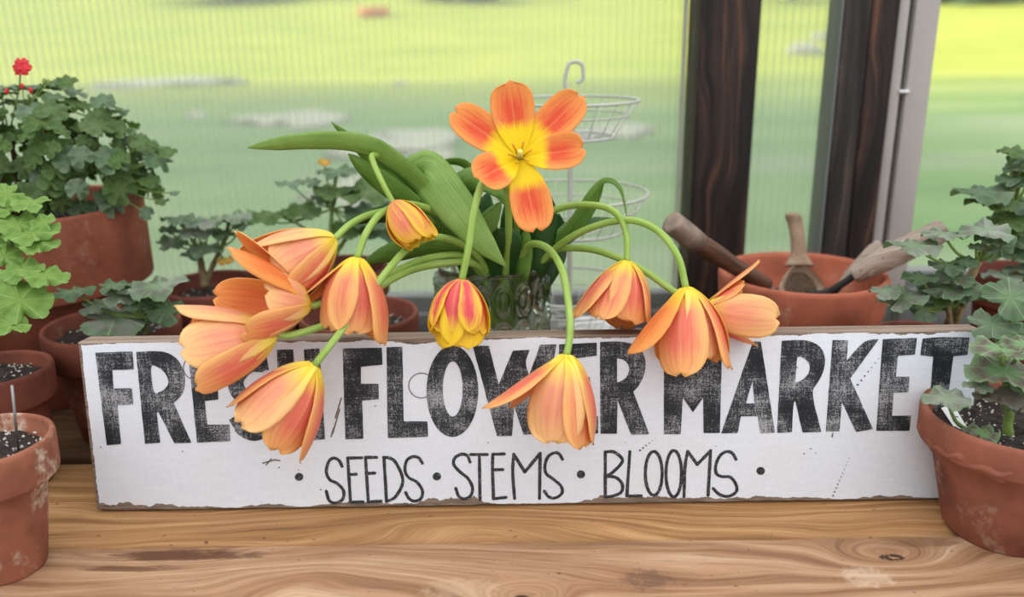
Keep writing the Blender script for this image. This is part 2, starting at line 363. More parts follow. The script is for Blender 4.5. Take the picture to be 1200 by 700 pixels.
# ------------------------------------------------------------------ greenhouse shell
box('floor', (-2.2, 2.2, -2.2, .62, -.95, -.85), simple('concrete_floor', (120, 116, 110), .9), None)['kind'] = 'structure'
box('wall_back', (-2.2, 2.2, .462, .56, -.85, -.0205), m_dark, None)['kind'] = 'structure'
def veil(name, k, col=(235, 240, 232)):
    t = NT(name); a = t.n('ShaderNodeBsdfTransparent', Color=(.96, .97, .96, 1)); b = t.bsdf(lin(col), .35); c = t.n('ShaderNodeBsdfTranslucent', Color=lin(col))
    mx = t.n('ShaderNodeMixShader', i0=.5, i1=b, i2=c)
    return t.done(t.n('ShaderNodeMixShader', i0=k, i1=a, i2=mx))
m_pane = veil('twin_wall_sheet', .10); m_rib = veil('twin_wall_rib', .13); m_clear = veil('clear_sheet', .05)
def window(n, x0, x1, Y, ribs, trims, zr):
    root = empty('window_%d' % n, ((x0+x1)/2, Y, .035)); root['kind'] = 'structure'
    V, Fc = merge(boxd(x0, x1, Y, Y+.0008, zr-.012, 1.5), boxd(x0, x1, Y+.01, Y+.0108, zr-.012, 1.5)) if ribs else boxd(x0, x1, Y, Y+.003, .06, 1.5)
    mesh('pane', V, Fc, m_pane if ribs else m_clear, root, False)
    if ribs:
        P = []; x = x0+.004
        while x < x1: P.append(boxd(x, x+.0009, Y+.001, Y+.0098, zr-.01, 1.498)); x += .0105
        V, Fc = merge(*P); mesh('pane_ribs', V, Fc, m_rib, root, False)
    box('window_rail', (x0, x1, Y-.012, Y+.02, -.02, zr), m_alu2, root, .002)
    box('window_sill', (x0, x1, Y-.028, Y-.0125, -.02, zr-.022), m_alu2, root, .002)
    for b, m in trims: box('window_frame', b, m, root, .0015)
    return root
window(1, -2.0, .238, .53, True, [((.2365, .2395, .524, .545, .035, 1.5), m_alu)], .036)
window(2, .3165, .42, .50, True, [((.4165, .4195, .452, .50, .035, 1.5), m_alu2)], .036)
window(3, .545, 2.0, .50, False, [((.4915, .506, .462, .50, .03, 1.5), m_alu), ((.5135, .5445, .462, .50, .03, 1.5), m_alu), ((.5055, .514, .475, .50, .03, 1.5), m_gasket),
        ((.5035, .517, .4575, .470, .3195, .3235), m_white)], .072)
po = box('trim_1', (.240, .316, .45, .525, -.85, 1.6), m_post, None, .003); po['kind'] = 'structure'
po = box('trim_2', (.420, .4535, .45, .478, -.85, 1.6), m_post2, None, .003); po['kind'] = 'structure'
po = box('trim_3', (.4545, .490, .452, .49, -.85, 1.6), m_post, None, .003); po['kind'] = 'structure'

# ------------------------------------------------------------------ bench
bench = empty('potting_bench', (0, .1, -.85), 'long slatted potting bench of knotty golden pine planks under the sign', 'bench')
def plank(y0, y1, m, ztop=0, r=.003, name='plank'):
    V, Fc = boxd(-1.3, 1.3, y0, y1, ztop-.036, ztop)
    o = mesh(name, V, Fc, m, bench, False)
    md = o.modifiers.new('b', 'BEVEL'); md.width = r; md.segments = 5
    for p in o.data.polygons: p.use_smooth = True
    wn = o.modifiers.new('w', 'WEIGHTED_NORMAL'); return o
# planks' texture space: shift mesh so object coordinates equal world x,y
plank(-.345, -.2, m_plank[3], 0, .006)
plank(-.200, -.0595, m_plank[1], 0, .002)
plank(-.0535, .098, m_plank[0], 0, .016)
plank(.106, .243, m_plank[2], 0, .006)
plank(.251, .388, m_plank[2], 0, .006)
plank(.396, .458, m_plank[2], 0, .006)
for x in (-1.1, 0, 1.1): 
    V, Fc = boxd(x-.02, x+.02, -.33, .45, -.12, -.037); mesh('joist', V, Fc, m_plank[2], bench, False)
for x in (-1.1, 1.1):
    for y in (-.3, .41):
        V, Fc = boxd(x-.03, x+.03, y-.03, y+.03, -.85, -.121); mesh('leg', V, Fc, m_plank[2], bench, False)

# ------------------------------------------------------------------ sign
LEAN = math.radians(6.3); BT = .021; BH = .1525
broot = empty('wooden_sign', (0, -.0045, .0024), 'long white painted board sign with black lettering leaning against the pots', 'sign')
broot.rotation_euler = (-LEAN, 0, 0)
BM = Matrix.Translation((0, -.0045, .0024)) @ Matrix.Rotation(-LEAN, 4, 'X'); BI = BM.inverted()
def onboard(px, py):
    o = BI @ CAMP; d = BI.to_3x3() @ ray(px, py); return o + d*(-o.y/d.y)
t = NT('sign_white_paint'); co = t.coord(); X, Y, Z = t.xyz(co)
ed = t.noise(t.mapping(co, (1, 1, 1)), 60, 5, .7); ed2 = t.noise(t.mapping(co, (1, 1, .2), (4, 0, 0)), 9, 2)
thr = t.math('MULTIPLY', t.math('MULTIPLY', ed, t.ramp(ed2, [(.35, .35), (.62, 1.)])), .0125)
chp = t.math('MULTIPLY', t.math('MULTIPLY', t.noise(t.mapping(co, (1, 1, .6), (2, 0, 1)), 95, 4, .6), t.ramp(t.noise(t.mapping(co, (1, 1, 0), (8.3, 0, 0)), 11, 1), [(.42, .22), (.58, 1.)])), .0135)
bot = t.math('LESS_THAN', Z, t.math('SUBTRACT', chp, .0008))
gx = t.math('DIVIDE', t.math('ADD', X, .082), .022); gs = t.math('MULTIPLY', t.math('POWER', 2.718, t.math('MULTIPLY', t.math('MULTIPLY', gx, gx), -1)), .0065)
top = t.math('GREATER_THAN', Z, t.math('SUBTRACT', t.math('SUBTRACT', BH+.0015, t.math('MULTIPLY', thr, .75)), t.math('MULTIPLY', gs, t.math('ADD', ed, .3))))
sid = t.math('GREATER_THAN', t.math('ABSOLUTE', t.math('SUBTRACT', X, .01475)), t.math('SUBTRACT', .3832, t.math('MULTIPLY', thr, .4)))
bare = t.math('MAXIMUM', t.math('MAXIMUM', bot, top), sid)
sc = t.ramp(t.noise(t.mapping(co, (1, 1, 1), (7, 7, 7)), 420, 3, .6), [(.70, 0.), (.76, 1.)])
gr = t.math('ADD', t.math('MULTIPLY', t.noise(t.mapping(co, (6, 1, 60)), 5, 4, .7), .45), t.math('MULTIPLY', t.noise(co, 240, 4, .7), .55))
pc = t.ramp(gr, [(.25, lin((212, 218, 226))), (.6, lin((226, 231, 238))), (.8, lin((233, 237, 243)))])
warm = t.ramp(t.noise(co, 14, 3), [(.5, 0.), (.75, .35)]); pc = t.mix(warm, pc, lin((222, 216, 212)))
pc = t.mix(t.math('MULTIPLY', sc, .35), pc, lin((120, 108, 96)))
bc = t.ramp(t.noise(t.mapping(co, (6, 1, 80)), 8, 4), [(.3, lin((84, 70, 62))), (.7, lin((150, 132, 116)))])
m_paint = t.done(t.bsdf(t.mix(bare, pc, bc), .62, Normal=t.bump(t.math('SUBTRACT', gr, t.math('MULTIPLY', bare, 2)), .25, .0008), Specular_IOR_Level=.3))
m_bare = wood('sign_bare_wood', [(104, 84, 70), (138, 118, 102), (160, 142, 126), (178, 160, 146), (130, 112, 100)], [], 120, 4, .8)
bx0, bx1 = -.3685, .398
# jagged lower edge on a subdivided board
N = 260; V = []; Fc = []; mi = []
random.seed(3)
xs = [bx0+(bx1-bx0)*i/N for i in range(N+1)]
nz = [max(0, .0012*mnoise.fractal(Vector((x*60, 3.3, 0)), 1, 2, 4)) for x in xs]
c_ = .0012
for i, x in enumerate(xs):
    V += [(x, 0, nz[i]), (x, 0, BH-c_), (x, c_, BH), (x, BT, BH), (x, BT, 0), (x, .003, 0)]
for i in range(N):
    a, b = 6*i, 6*i+6
    for k in range(6):
        k2 = (k+1) % 6
        Fc.append((a+k, b+k, b+k2, a+k2)); mi.append(0 if k == 0 else 1)
Fc.append(tuple(range(6))); mi.append(1); Fc.append(tuple(6*N+k for k in range(6))[::-1]); mi.append(1)
bo = mesh('board', V, Fc, [m_paint, m_bare], None, False, mi=mi); bo.parent = broot
# lettering
t = NT('brushed_black_paint'); co = t.coord()
h = t.noise(t.mapping(co, (35, 1, 620)), 1, 4, .85, .6); v_ = t.noise(t.mapping(co, (620, 1, 35), (3, 3, 3)), 1, 4, .85, .6); b_ = t.noise(t.mapping(co, (1, 1, 1), (1, 5, 1)), 26, 3)
spk = t.noise(co, 1300, 2)
s_ = t.math('ADD', t.math('ADD', t.math('MULTIPLY', h, .22), t.math('MULTIPLY', v_, .22)), t.math('ADD', t.math('MULTIPLY', b_, .36), t.math('MULTIPLY', spk, .34)))
f_ = t.ramp(s_, [(.575, 0.), (.66, .7)])
c = t.mix(f_, t.ramp(b_, [(.3, lin((26, 29, 34))), (.7, lin((50, 54, 60)))]), lin((196, 197, 201)))
m_ink = t.done(t.bsdf(c, .55, Specular_IOR_Level=.3))
t = NT('thin_black_paint'); co = t.coord(); s_ = t.noise(co, 900, 3, .7)
m_ink2 = t.done(t.bsdf(t.mix(t.ramp(s_, [(.56, 0.), (.68, .6)]), lin((30, 33, 37)), lin((190, 190, 194))), .55))
m_ink3 = simple('brown_stain_line', (112, 98, 90), .8, .2, 300)
def rnd(P, d=.9):
    P = [Vector(p) for p in P]
    for it in range(3):
        out = []; n = len(P)
        for i in range(n):
            a, b, c = P[i-1], P[i], P[(i+1) % n]; e1, e2 = b-a, c-b
            ang = abs(math.degrees(e1.angle(e2))) if e1.length*e2.length > 0 else 0
            if 4 < ang < 56: out += [b-e1*.25, b+e2*.25]
            elif ang >= 56 and it == 0:
                k1 = min(d, e1.length*.3); k2 = min(d, e2.length*.3); p0 = b-e1.normalized()*k1; p2 = b+e2.normalized()*k2
                out += [p0, (p0+p2)*.25+b*.5, p2]
            else: out.append(b)
        P = out
        if it == 0: P = [p for i, p in enumerate(P) if (p-P[i-1]).length > .02]
    # roughen long edges a little
    res = []
    for i in range(len(out)):
        a, b = out[i], out[(i+1) % len(out)]; L = (b-a).length; m = max(1, int(L/5)); nn = Vector((-(b-a).y, (b-a).x)).normalized() if L > 0 else Vector((0, 0))
        for k in range(m):
            p = a.lerp(b, k/m); res.append(p + nn*(random.uniform(-.22, .22) if k else 0))
    return res
def filled(name, loops, m, lift=.00025, th=.0002, smooth_round=True):
    cd = bpy.data.curves.new(name, 'CURVE'); cd.dimensions = '2D'; cd.fill_mode = 'BOTH'; cd.extrude = th
    for L in loops:
        sp = cd.splines.new('POLY'); P = [onboard(*q) for q in L]; sp.points.add(len(P)-1); sp.use_cyclic_u = True
        for a, q in zip(sp.points, P): a.co = (q.x, q.z, 0, 1)
    ob = bpy.data.objects.new('tmp', cd); COL.objects.link(ob)
    me = bpy.data.meshes.new_from_object(ob); bpy.data.objects.remove(ob); bpy.data.curves.remove(cd)
    for v in me.vertices: v.co = Vector((v.co.x, -lift-v.co.z, v.co.y))
    me.flip_normals(); me.materials.clear(); me.materials.append(m); me.name = name
    o = bpy.data.objects.new(name, me); link(o, broot); return o
def cr_(o, s, P): return [(o[0]+a/s, o[1]+b/s) for a, b in P]
def ell(cx, cy, rx, ry, n=40, pw=1.): return [(cx+rx*math.copysign(abs(math.cos(2*PI*k/n))**pw, math.cos(2*PI*k/n)), cy+ry*math.sin(2*PI*k/n)) for k in range(n)]
def smoothP(P, n=5):
    P = [Vector((*p, 0)) for p in P]; m = len(P); out = []
    for i in range(m):
        a, b, c, d = P[i-1], P[i], P[(i+1) % m], P[(i+2) % m]
        for k in range(n):
            t_ = k/n; q = .5*((2*b)+(c-a)*t_+(2*a-5*b+4*c-d)*t_*t_+(3*b-a-3*c+d)*t_**3); out.append((q.x, q.y))
    return out
o1, o2, o3, o4, o5, o6, o7 = (100, 390), (250, 390), (400, 390), (560, 390), (680, 390), (820, 380), (960, 380)
Big = [
 [cr_(o1, 5, [(59,117),(276,110),(285,215),(158,218),(166,328),(272,325),(282,420),(188,425),(210,652),(126,660)])],
 [cr_(o1, 5, [(298,113),(400,107),(470,112),(525,140),(562,185),(583,245),(585,305),(568,365),(518,412),(622,645),(522,648),(428,462),(418,470),(440,645),(350,652)]), cr_(o1, 5, [(385,200),(430,205),(470,240),(488,290),(470,325),(440,345),(402,347)])],
 [cr_(o1, 5, [(602,112),(760,104),(768,205),(680,208),(690,308),(775,305),(780,392),(700,400),(715,540),(845,538),(850,635),(655,645)])],
 None,
 [cr_(o2, 5, [(372,100),(468,98),(482,310),(545,308),(530,98),(622,92),(655,625),(562,630),(550,400),(488,402),(502,628),(405,630)])],
 [cr_(o3, 5, [(8,92),(238,88),(242,188),(115,200),(115,300),(218,300),(220,390),(122,398),(130,622),(24,625)])],
 [cr_(o3, 5, [(265,85),(358,82),(365,520),(505,520),(508,610),(272,618)])],
 [cr_(o3, 5, ell(651, 343, 152, 268)), cr_(o3, 5, ell(653, 330, 58, 162))],
 [cr_(o4, 5, [(-30,77),(65,77),(122,305),(205,105),(305,100),(275,175),(300,250),(365,70),(462,68),(355,592),(268,598),(213,430),(200,605),(112,607)])],
 [cr_(o4, 5, [(475,68),(697,58),(697,135),(575,150),(580,260),(655,260),(660,345),(585,350),(590,500),(705,490),(705,590),(482,600)])],
 [cr_(o5, 5, [(115,55),(215,50),(300,60),(355,95),(385,160),(378,240),(345,310),(310,345),(405,595),(298,598),(218,395),(215,592),(118,592)]), cr_(o5, 5, [(215,150),(260,158),(292,205),(275,260),(240,285),(215,292)])],
 [cr_(o5, 5, [(490,50),(590,50),(660,230),(715,90),(740,45),(830,50),(818,588),(722,588),(720,380),(660,467),(600,380),(588,595),(490,595)])],
 [cr_(o6, 5, [(312,102),(358,102),(440,635),(355,640),(340,540),(240,540),(222,638),(125,640)]), cr_(o6, 5, [(308,335),(322,465),(270,465)])],
 [cr_(o6, 5, [(480,98),(560,92),(640,95),(710,130),(738,200),(725,280),(690,345),(650,395),(712,632),(602,635),(560,450),(548,458),(540,632),(452,638)]), cr_(o6, 5, [(570,188),(610,195),(648,235),(640,290),(600,330),(558,342)])],
 [cr_(o7, 5, [(78,93),(168,95),(160,215),(265,92),(348,88),(180,318),(315,615),(215,632),(132,455),(118,628),(38,628)])],
 [cr_(o7, 5, [(372,88),(572,80),(560,178),(460,185),(448,308),(528,308),(522,398),(435,402),(425,538),(537,535),(528,625),(333,625)])],
 [cr_(o7, 5, [(605,85),(700,75),(880,78),(868,180),(785,188),(728,620),(632,620),(668,190),(592,182)])]]
for i, L in enumerate(Big):
    if L is None:   # S as an offset stroke
        cl = catmull([Vector((*q, 0)) for q in cr_(o2, 5, [(318,178),(275,185),(222,185),(165,225),(132,285),(150,350),(215,400),(285,440),(325,500),(300,560),(240,588),(175,560),(125,490)])], 5)
        T, _ = frames(cl); n = len(cl); A = []; B = []
        for k, p in enumerate(cl):
            nn = Vector((-T[k].y, T[k].x, 0)); w_ = 9.2 if 3 < k < n-4 else 8
            A.append(((p+nn*w_).x, (p+nn*w_).y)); B.append(((p-nn*w_).x, (p-nn*w_).y))
        L = [A + B[::-1]]; filled('letter', L, m_ink); continue
    if i == 7: filled('letter', L, m_ink); continue
    LL = []
    for j, P in enumerate(L):
        if len(P) == 7 and j == 1: P = smoothP(P, 3)
        LL.append([tuple(q) for q in rnd(P)])
    filled('letter', LL, m_ink)
def stroke(name, lines, m, wpx=3.9, lift=.00025, sm=True):
    parts = []; k0 = 0
    for L in lines:
        P = [onboard(*q) for q in L]
        if len(P) > 2 and sm: P = catmull(P, 6)
        elif len(P) == 2: P = [P[0].lerp(P[1], k/6) for k in range(7)]
        r = wpx/2*.745/1000; V = []; Fc = []; n = len(P); T, _ = frames(P); y = -(lift+k0*.00003); k0 += 1
        for k, p in enumerate(P):
            nn = Vector((-T[k].z, 0, T[k].x)).normalized(); w_ = r*random.uniform(.88, 1.08)
            V += [Vector((p.x, y, p.z))+nn*w_, Vector((p.x, y, p.z))-nn*w_]
        for k in range(n-1): Fc.append((2*k, 2*k+1, 2*k+3, 2*k+2))
        parts.append((V, Fc))
        for e, p in ((0, P[0]), (1, P[-1])):
            parts.append(([Vector((p.x+r*math.cos(a*PI/6), y-.00001, p.z+r*math.sin(a*PI/6))) for a in range(12)], [tuple(range(12))]))
    V, Fc = merge(*parts); o = mesh(name, V, Fc, m, None, False); o.parent = broot
    md = o.modifiers.new('s', 'SOLIDIFY'); md.thickness = .0001; md.offset = 0
    return o
a1, a2, a3, q3 = (330, 520), (500, 520), (690, 510), 5.4545
Small = [(a1,6,[[(425,160),(405,120),(365,102),(330,130),(315,200),(340,255),(390,280),(435,330),(430,390),(380,418),(335,400),(315,335)]]),
 (a1,6,[[(563,100),(465,102)],[(465,102),(485,412)],[(485,412),(572,410)],[(480,218),(525,215)]]),
 (a1,6,[[(668,97),(590,97)],[(590,97),(610,410)],[(610,410),(700,405)],[(595,210),(655,207)]]),
 (a1,6,[[(720,97),(738,408)],[(738,408),(800,375),(848,290),(845,220),(800,130),(760,102),(718,97)]]),
 (a1,6,[[(990,138),(965,102),(925,92),(880,120),(868,190),(895,240),(950,270),(990,330),(980,385),(935,405),(895,385),(873,345)]]),
 (a2,6,[[(305,130),(285,85),(245,75),(200,100),(190,145),(230,195),(290,245),(322,310),(310,365),(265,390),(225,370),(205,315)]]),
 (a2,6,[[(310,77),(425,77)],[(370,77),(375,395)]]),
 (a2,6,[[(545,73),(465,75)],[(465,75),(463,180),(470,388)],[(470,388),(558,378)],[(465,185),(535,182)]]),
 (a2,6,[[(618,385),(605,200),(612,75)],[(612,75),(690,200)],[(690,200),(798,68)],[(798,68),(793,385)]]),
 (a2,6,[[(955,110),(930,72),(900,65),(855,90),(832,150),(840,210),(890,250),(945,300),(950,350),(905,382),(860,375),(828,335)]]),
 (a3,q3,[[(105,110),(105,395)],[(105,108),(160,108),(212,150),(205,185),(150,240),(108,265)],[(108,265),(170,270),(212,310),(210,360),(170,385),(105,397)]]),
 (a3,q3,[[(262,107),(243,390)],[(243,390),(335,388)]]),
 (a3,q3,[ell(415,245,54,140,14)+[(469,245)]]),
 (a3,q3,[ell(543,247,50,148,14)+[(593,247)]]),
 (a3,q3,[[(608,395),(615,200),(632,105)],[(632,105),(693,188)],[(693,188),(778,100)],[(778,100),(762,385)]]),
 (a3,q3,[[(940,155),(920,120),(885,105),(840,130),(812,190),(815,245),(850,265),(905,270),(942,320),(940,365),(890,392),(835,380),(795,342)]])]
for (o_, s_, L) in Small: stroke('letter', [cr_(o_, s_, l) for l in L], m_ink2)
for (x, y) in [(350.5, 559), (512, 558.5), (680.8, 556), (891.3, 552)]: filled('dot', [ell(x, y, 4.9, 4.6, 20)], m_ink2)
# knots and drips in the board
stroke('knot_ring', [ell(232, 431, 17, 15, 16)[4:13]], m_ink3, 1.)
stroke('knot_ring', [ell(494, 452, 15, 14.5, 16)[3:15]], m_ink3, 1.2)
stroke('knot_ring', [ell(943, 425, 12, 9, 16)[6:15]], m_ink3, 1.)
for L_ in [[(400, 467), (393, 490)], [(388, 512), (391, 502)], [(398, 480), (390, 508)], [(308, 543), (322, 539)], [(322, 539), (328, 540)], [(312, 545), (318, 538)], [(975, 512), (976, 508)], [(974, 505), (978, 505)]]: stroke('drip_mark', [L_], m_ink3, 1.6)
dots = [(1005+i*4.1, 451-i*5.1, 1.3-i*.1) for i in range(7)] + [(750+i*3.6, 590-62+.0-i*2.9, 1.3-i*.15) for i in range(6)] + [(976+i*1.9, 581-i*4.4, 1.1-i*.06) for i in range(11)] + [(327, 548, .9), (288, 481, .8), (440, 476, .9), (350, 551, .7), (376, 574, 1), (942, 532, 1), (950, 526, .9), (956, 531, .7), (572, 519, .8), (214, 529, .8), (839, 523, .7), (118, 524, .9), (733, 519, .6)]
for (x, y, r_) in dots: filled('speck', [ell(x, y, r_, r_*.8, 8)], m_ink3 if r_ < .75 else m_ink2, .0003, .0001)

# ------------------------------------------------------------------ pots
def pot_parts(root, c, R, h, rb, m, soil_d=.018, rim=.24, thick=.006, seed=0, soil=True, name='terracotta_pot', perl=0, tilt=0):
    rh = h*rim; r1 = rb+(R-.0045-rb)*((h-rh)/h)**1
    prof = [(0, 0), (rb*.97, 0), (rb, .002), (rb+(r1-rb)*.5, (h-rh)*.5), (r1, h-rh-.001), (r1+.0005, h-rh), (R-.0015, h-rh+.001), (R-.0006, h-rh+.003), (R, h-.004), (R-.0008, h-.001), (R-.003, h), (R-thick+.001, h-.0008), (R-thick, h-.003), (R-thick-.001, h-rh), (r1-thick, h-rh-.004), (rb-.004, .01), (0, .01)]
    V, Fc = lathe(prof, c, 72, lambda a, z: 1+.004*math.sin(3*a+seed)+.003*math.sin(5*a+z*40))
    o = mesh(name, V, Fc, m, root)
    if soil:
        n = 40; rs = R-thick-.0015 if soil_d < rh else r1-thick-.001
        V = []; Fc = []; zs = h-soil_d; rings = 16
        for i in range(rings+1):
            rr = rs*i/rings
            for k in range(n):
                a = 2*PI*k/n; p = Vector((rr*math.cos(a), rr*math.sin(a), 0))
                z = zs + .004*mnoise.fractal(p*90+Vector((seed, 0, 0)), 1, 2, 3) if i < rings else zs-.003
                V.append(Vector(c)+Vector((p.x, p.y, z)))
        for i in range(rings):
            for k in range(n):
                a, b = i*n+k, i*n+(k+1) % n; Fc.append((a, b, b+n, a+n))
        mesh('soil', V, Fc, m_soil, root)
        if perl:
            P = []
            for k in range(perl):
                a = random.uniform(0, 2*PI); rr = rs*.95*math.sqrt(random.random()); s = random.uniform(.0005, .0019)*random.uniform(.6, 1)
                q = Vector(c)+Vector((rr*math.cos(a), rr*math.sin(a), zs+.0015))
                P.append(([q+Vector(v)*s*random.uniform(.7, 1.2) for v in ((1, 0, 0), (0, 1, 0), (-1, 0, 0), (0, -1, 0), (0, 0, 1), (0, 0, -1))],
                          [(0, 1, 4), (1, 2, 4), (2, 3, 4), (3, 0, 4), (1, 0, 5), (2, 1, 5), (3, 2, 5), (0, 3, 5)]))
            V, Fc = merge(*P); tag(mesh('perlite', V, Fc, m_perl, root), kind='stuff')
    return o
def potted(nm, label, cat, c, R, h, rb, m, **kw):
    root = empty(nm, c, label, cat); pot_parts(root, c, R, h, rb, m, **kw); return root

# round scalloped leaf with its petiole
def gleaf(root, c, nrm, tip, R, m, pet_from=None, fold=.1, cup=.12, mstem=None, lobes=7, name='leaf', pr=.0009):
    nrm = nrm.normalized(); tip = (tip-nrm*tip.dot(nrm)).normalized(); sd = nrm.cross(tip)
    n = 84; rings = 7; V = [c]; uvs = [(0, 0)]; Fc = []; mi = []
    ph = random.uniform(0, 9)
    for i in range(1, rings+1):
        q = i/rings
        for k in range(n):
            a = 2*PI*k/n; d = abs(((a-PI+PI) % (2*PI))-PI)   # angle from the petiole side
            notch = 1-.55*math.exp(-(d/.30)**2)*q
            edge = 1+.10*abs(math.cos(lobes*a/2))**.7*q+.022*abs(math.cos(2.5*lobes*a))*q - .07*q
            rr = R*q*notch*edge
            x = -rr*math.cos(a); y = rr*math.sin(a)
            z = R*(fold*1.1*q*q*math.cos(lobes*a) - cup*q**2*1.2 + cup*.5*q + .10*q*q*math.sin(2*a+ph) + .04*q*math.sin(5*a+ph*2) + .035*q*q*math.cos(3*lobes*a+ph))
            V.append(c+tip*x+sd*y+nrm*z); uvs.append((k/n, q))
    for k in range(n): Fc.append((0, 1+k, 1+(k+1) % n))
    for i in range(rings-1):
        for k in range(n):
            a, b = 1+i*n+k, 1+i*n+(k+1) % n; Fc.append((a, a+n, b+n, b))
    mi = [0]*len(Fc)
    if pet_from is not None:
        p0 = Vector(pet_from); mid = p0.lerp(c, .55)+Vector((0, 0, -.12*(c-p0).length))
        v, f = tube(catmull([p0, mid, c-nrm*.0005], 6), lambda t_: pr*(1.25-.35*t_), 7)
        k0 = len(V); V += v; uvs += [(0, 0)]*len(v); Fc += [tuple(i+k0 for i in q) for q in f]; mi += [1]*len(f)
    return mesh(name, V, Fc, [m, mstem or m_gstem], root, True, uvs, mi)
def gleaf_px(root, px, py, Y, wpx, hpx, m, pf=None, lean=0, tipd=None, **kw):
    """leaf whose centre and apparent size are read from the photo; lean tilts it sideways (degrees)"""
    c = at(px, py, Y); s = (c-CAMP).dot(fv)/FPX; R = wpx*.5*s*1.08
    q = min(.97, hpx/wpx); be = math.asin(q)-math.asin(min(1, max(-1, (CAMP.z-c.z)/(c-CAMP).length)))
    toc = Vector(((CAMP-c).x, (CAMP-c).y, 0)).normalized()
    n = Vector((0, 0, 1))*math.cos(be)+toc*math.sin(be); n = n + RV*math.tan(math.radians(lean))
    if tipd is None:
        tipd = (c-Vector(pf)) if pf is not None else Vector((random.uniform(-1, 1), -.6, 0))
        tipd.z *= .2
        if tipd.length < .004: tipd = Vector((.3, -1, 0))
    return gleaf(root, c, n, Vector(tipd)+toc*.01, R, m, pf, **kw)
m_g_dusty = geranium_mat('leaf_dusty_green', (98, 126, 86), (96, 94, 84), (90, 118, 82), (150, 166, 132), (.35, .9), .15, .45)
m_g_grey = geranium_mat('leaf_grey_green', (88, 118, 76), (78, 94, 70), (74, 104, 68), (134, 158, 118), (.4, .85), .15, .2)
m_g_zonal = geranium_mat('leaf_zonal', (104, 140, 90), (92, 72, 70), (104, 134, 92), (156, 178, 134), (.34, .98), .15, .1)
m_g_brown = geranium_mat('leaf_bronze', (110, 96, 88), (92, 76, 72), (104, 104, 90), (130, 120, 108), (.3, .9), .1, .1)
m_g_lime = geranium_mat('leaf_bright_green', (126, 160, 76), (114, 150, 70), (128, 164, 84), (170, 196, 122), (.4, .8), .3, .0)
m_g_dark = geranium_mat('leaf_dark_green', (84, 110, 52), (70, 94, 46), (84, 112, 58), (118, 140, 84), (.4, .8), .25, .1)
m_g_dark2 = geranium_mat('leaf_blue_green', (90, 116, 82), (78, 98, 70), (88, 114, 80), (130, 150, 116), (.4, .8), .2, .25)
m_g_yel = geranium_mat('leaf_yellowing', (190, 160, 60), (200, 140, 60), (170, 120, 50), (210, 190, 110), (.3, .9), .2, 0)

def stems(root, paths, m, r=.003, name='stem'):
    for P, rr in paths:
        V, Fc = tube(catmull([at(*q) for q in P], 6), (lambda t_, rr=rr: rr*(1.15-.45*t_+.12*math.sin(t_*40))), 9)
        mesh(name, V, Fc, m, root)

# --- large geranium at the back left
c = Vector((-.555, .29, 0)); P1 = potted('potted_geranium', 'big bushy geranium with one red bloom in the largest terracotta pot at left', 'potted plant', c, .128, .223, .088, m_tc['plain'], soil_d=.02, rim=.42, thick=.009)
base = c+Vector((0, 0, .20)); cc = at(52, 192, .285)
hubs = []
for k in range(9):
    a = 2*PI*k/9+.3; top = cc+Vector((math.cos(a)*.07, math.sin(a)*.045, random.uniform(-.01, .05)))
    pts = catmull([base+Vector((math.cos(a)*.015, math.sin(a)*.015, 0)), base.lerp(top, .5)+Vector((random.uniform(-.01, .01), 0, .01)), top], 6)
    V, Fc = tube(pts, lambda t_: .0035*(1.2-.5*t_), 8); mesh('stem', V, Fc, m_bwood, P1); hubs += [pts[9], pts[-1]]
random.seed(11)
n_ = 0
while n_ < 85:
    u = random.uniform(-.5, 1); a = random.uniform(0, 2*PI); s_ = math.sqrt(max(0, 1-u*u)); rr = random.uniform(.72, 1.02)
    if math.sin(a) > .75 and random.random() < .6: continue
    d = Vector((s_*math.cos(a), s_*math.sin(a), u)); p = cc+Vector((d.x*.128, d.y*.085, d.z*.088))*rr
    if p.z < .225 and d.y > -.1: continue
    hub = min(hubs, key=lambda q: (q-p).length)
    nr = (d+Vector((random.uniform(-.4, .4), -.25, random.uniform(.3, 1.))))
    gleaf(P1, p, nr, Vector((d.x, d.y, -.15)), random.uniform(.011, .020), random.choice([m_g_dark, m_g_dark, m_g_dark2, m_g_dark2, m_g_dark]), hub, pr=.0008); n_ += 1
random.seed(31); FL = []
for k in range(190):
    u = random.uniform(-.55, 1); a = random.uniform(0, 2*PI); s_ = math.sqrt(max(0, 1-u*u)); rr = random.uniform(.45, 1.04); d = Vector((s_*math.cos(a), s_*math.sin(a), u)); p = cc+Vector((d.x*.13, d.y*.085, d.z*.09))*rr
    if p.z < .225 and d.y > -.1: continue
    o = gleaf(P1, p, d+Vector((random.uniform(-.8, .8), random.uniform(-.8, .4), random.uniform(.1, .8))), Vector((d.x, d.y, -.15)), random.uniform(.007, .013), m_g_dark)
    FL.append(([v.co+Vector(P1.location) for v in o.data.vertices], [tuple(q.vertices) for q in o.data.polygons], [tuple(o.data.uv_layers[0].data[0].uv)]))
    uvv = {}; lay = o.data.uv_layers[0].data
    for q in o.data.polygons:
        for li in q.loop_indices: uvv[o.data.loops[li].vertex_index] = tuple(lay[li].uv)
    FL[-1] = (FL[-1][0], FL[-1][1], [uvv[i] for i in range(len(o.data.vertices))]); bpy.data.objects.remove(o)
V, Fc = merge(*[(a, b) for a, b, _ in FL]); tag(mesh('small_leaves', V, Fc, m_g_dark, P1, True, [u for f in FL for u in f[2]]), kind='stuff')
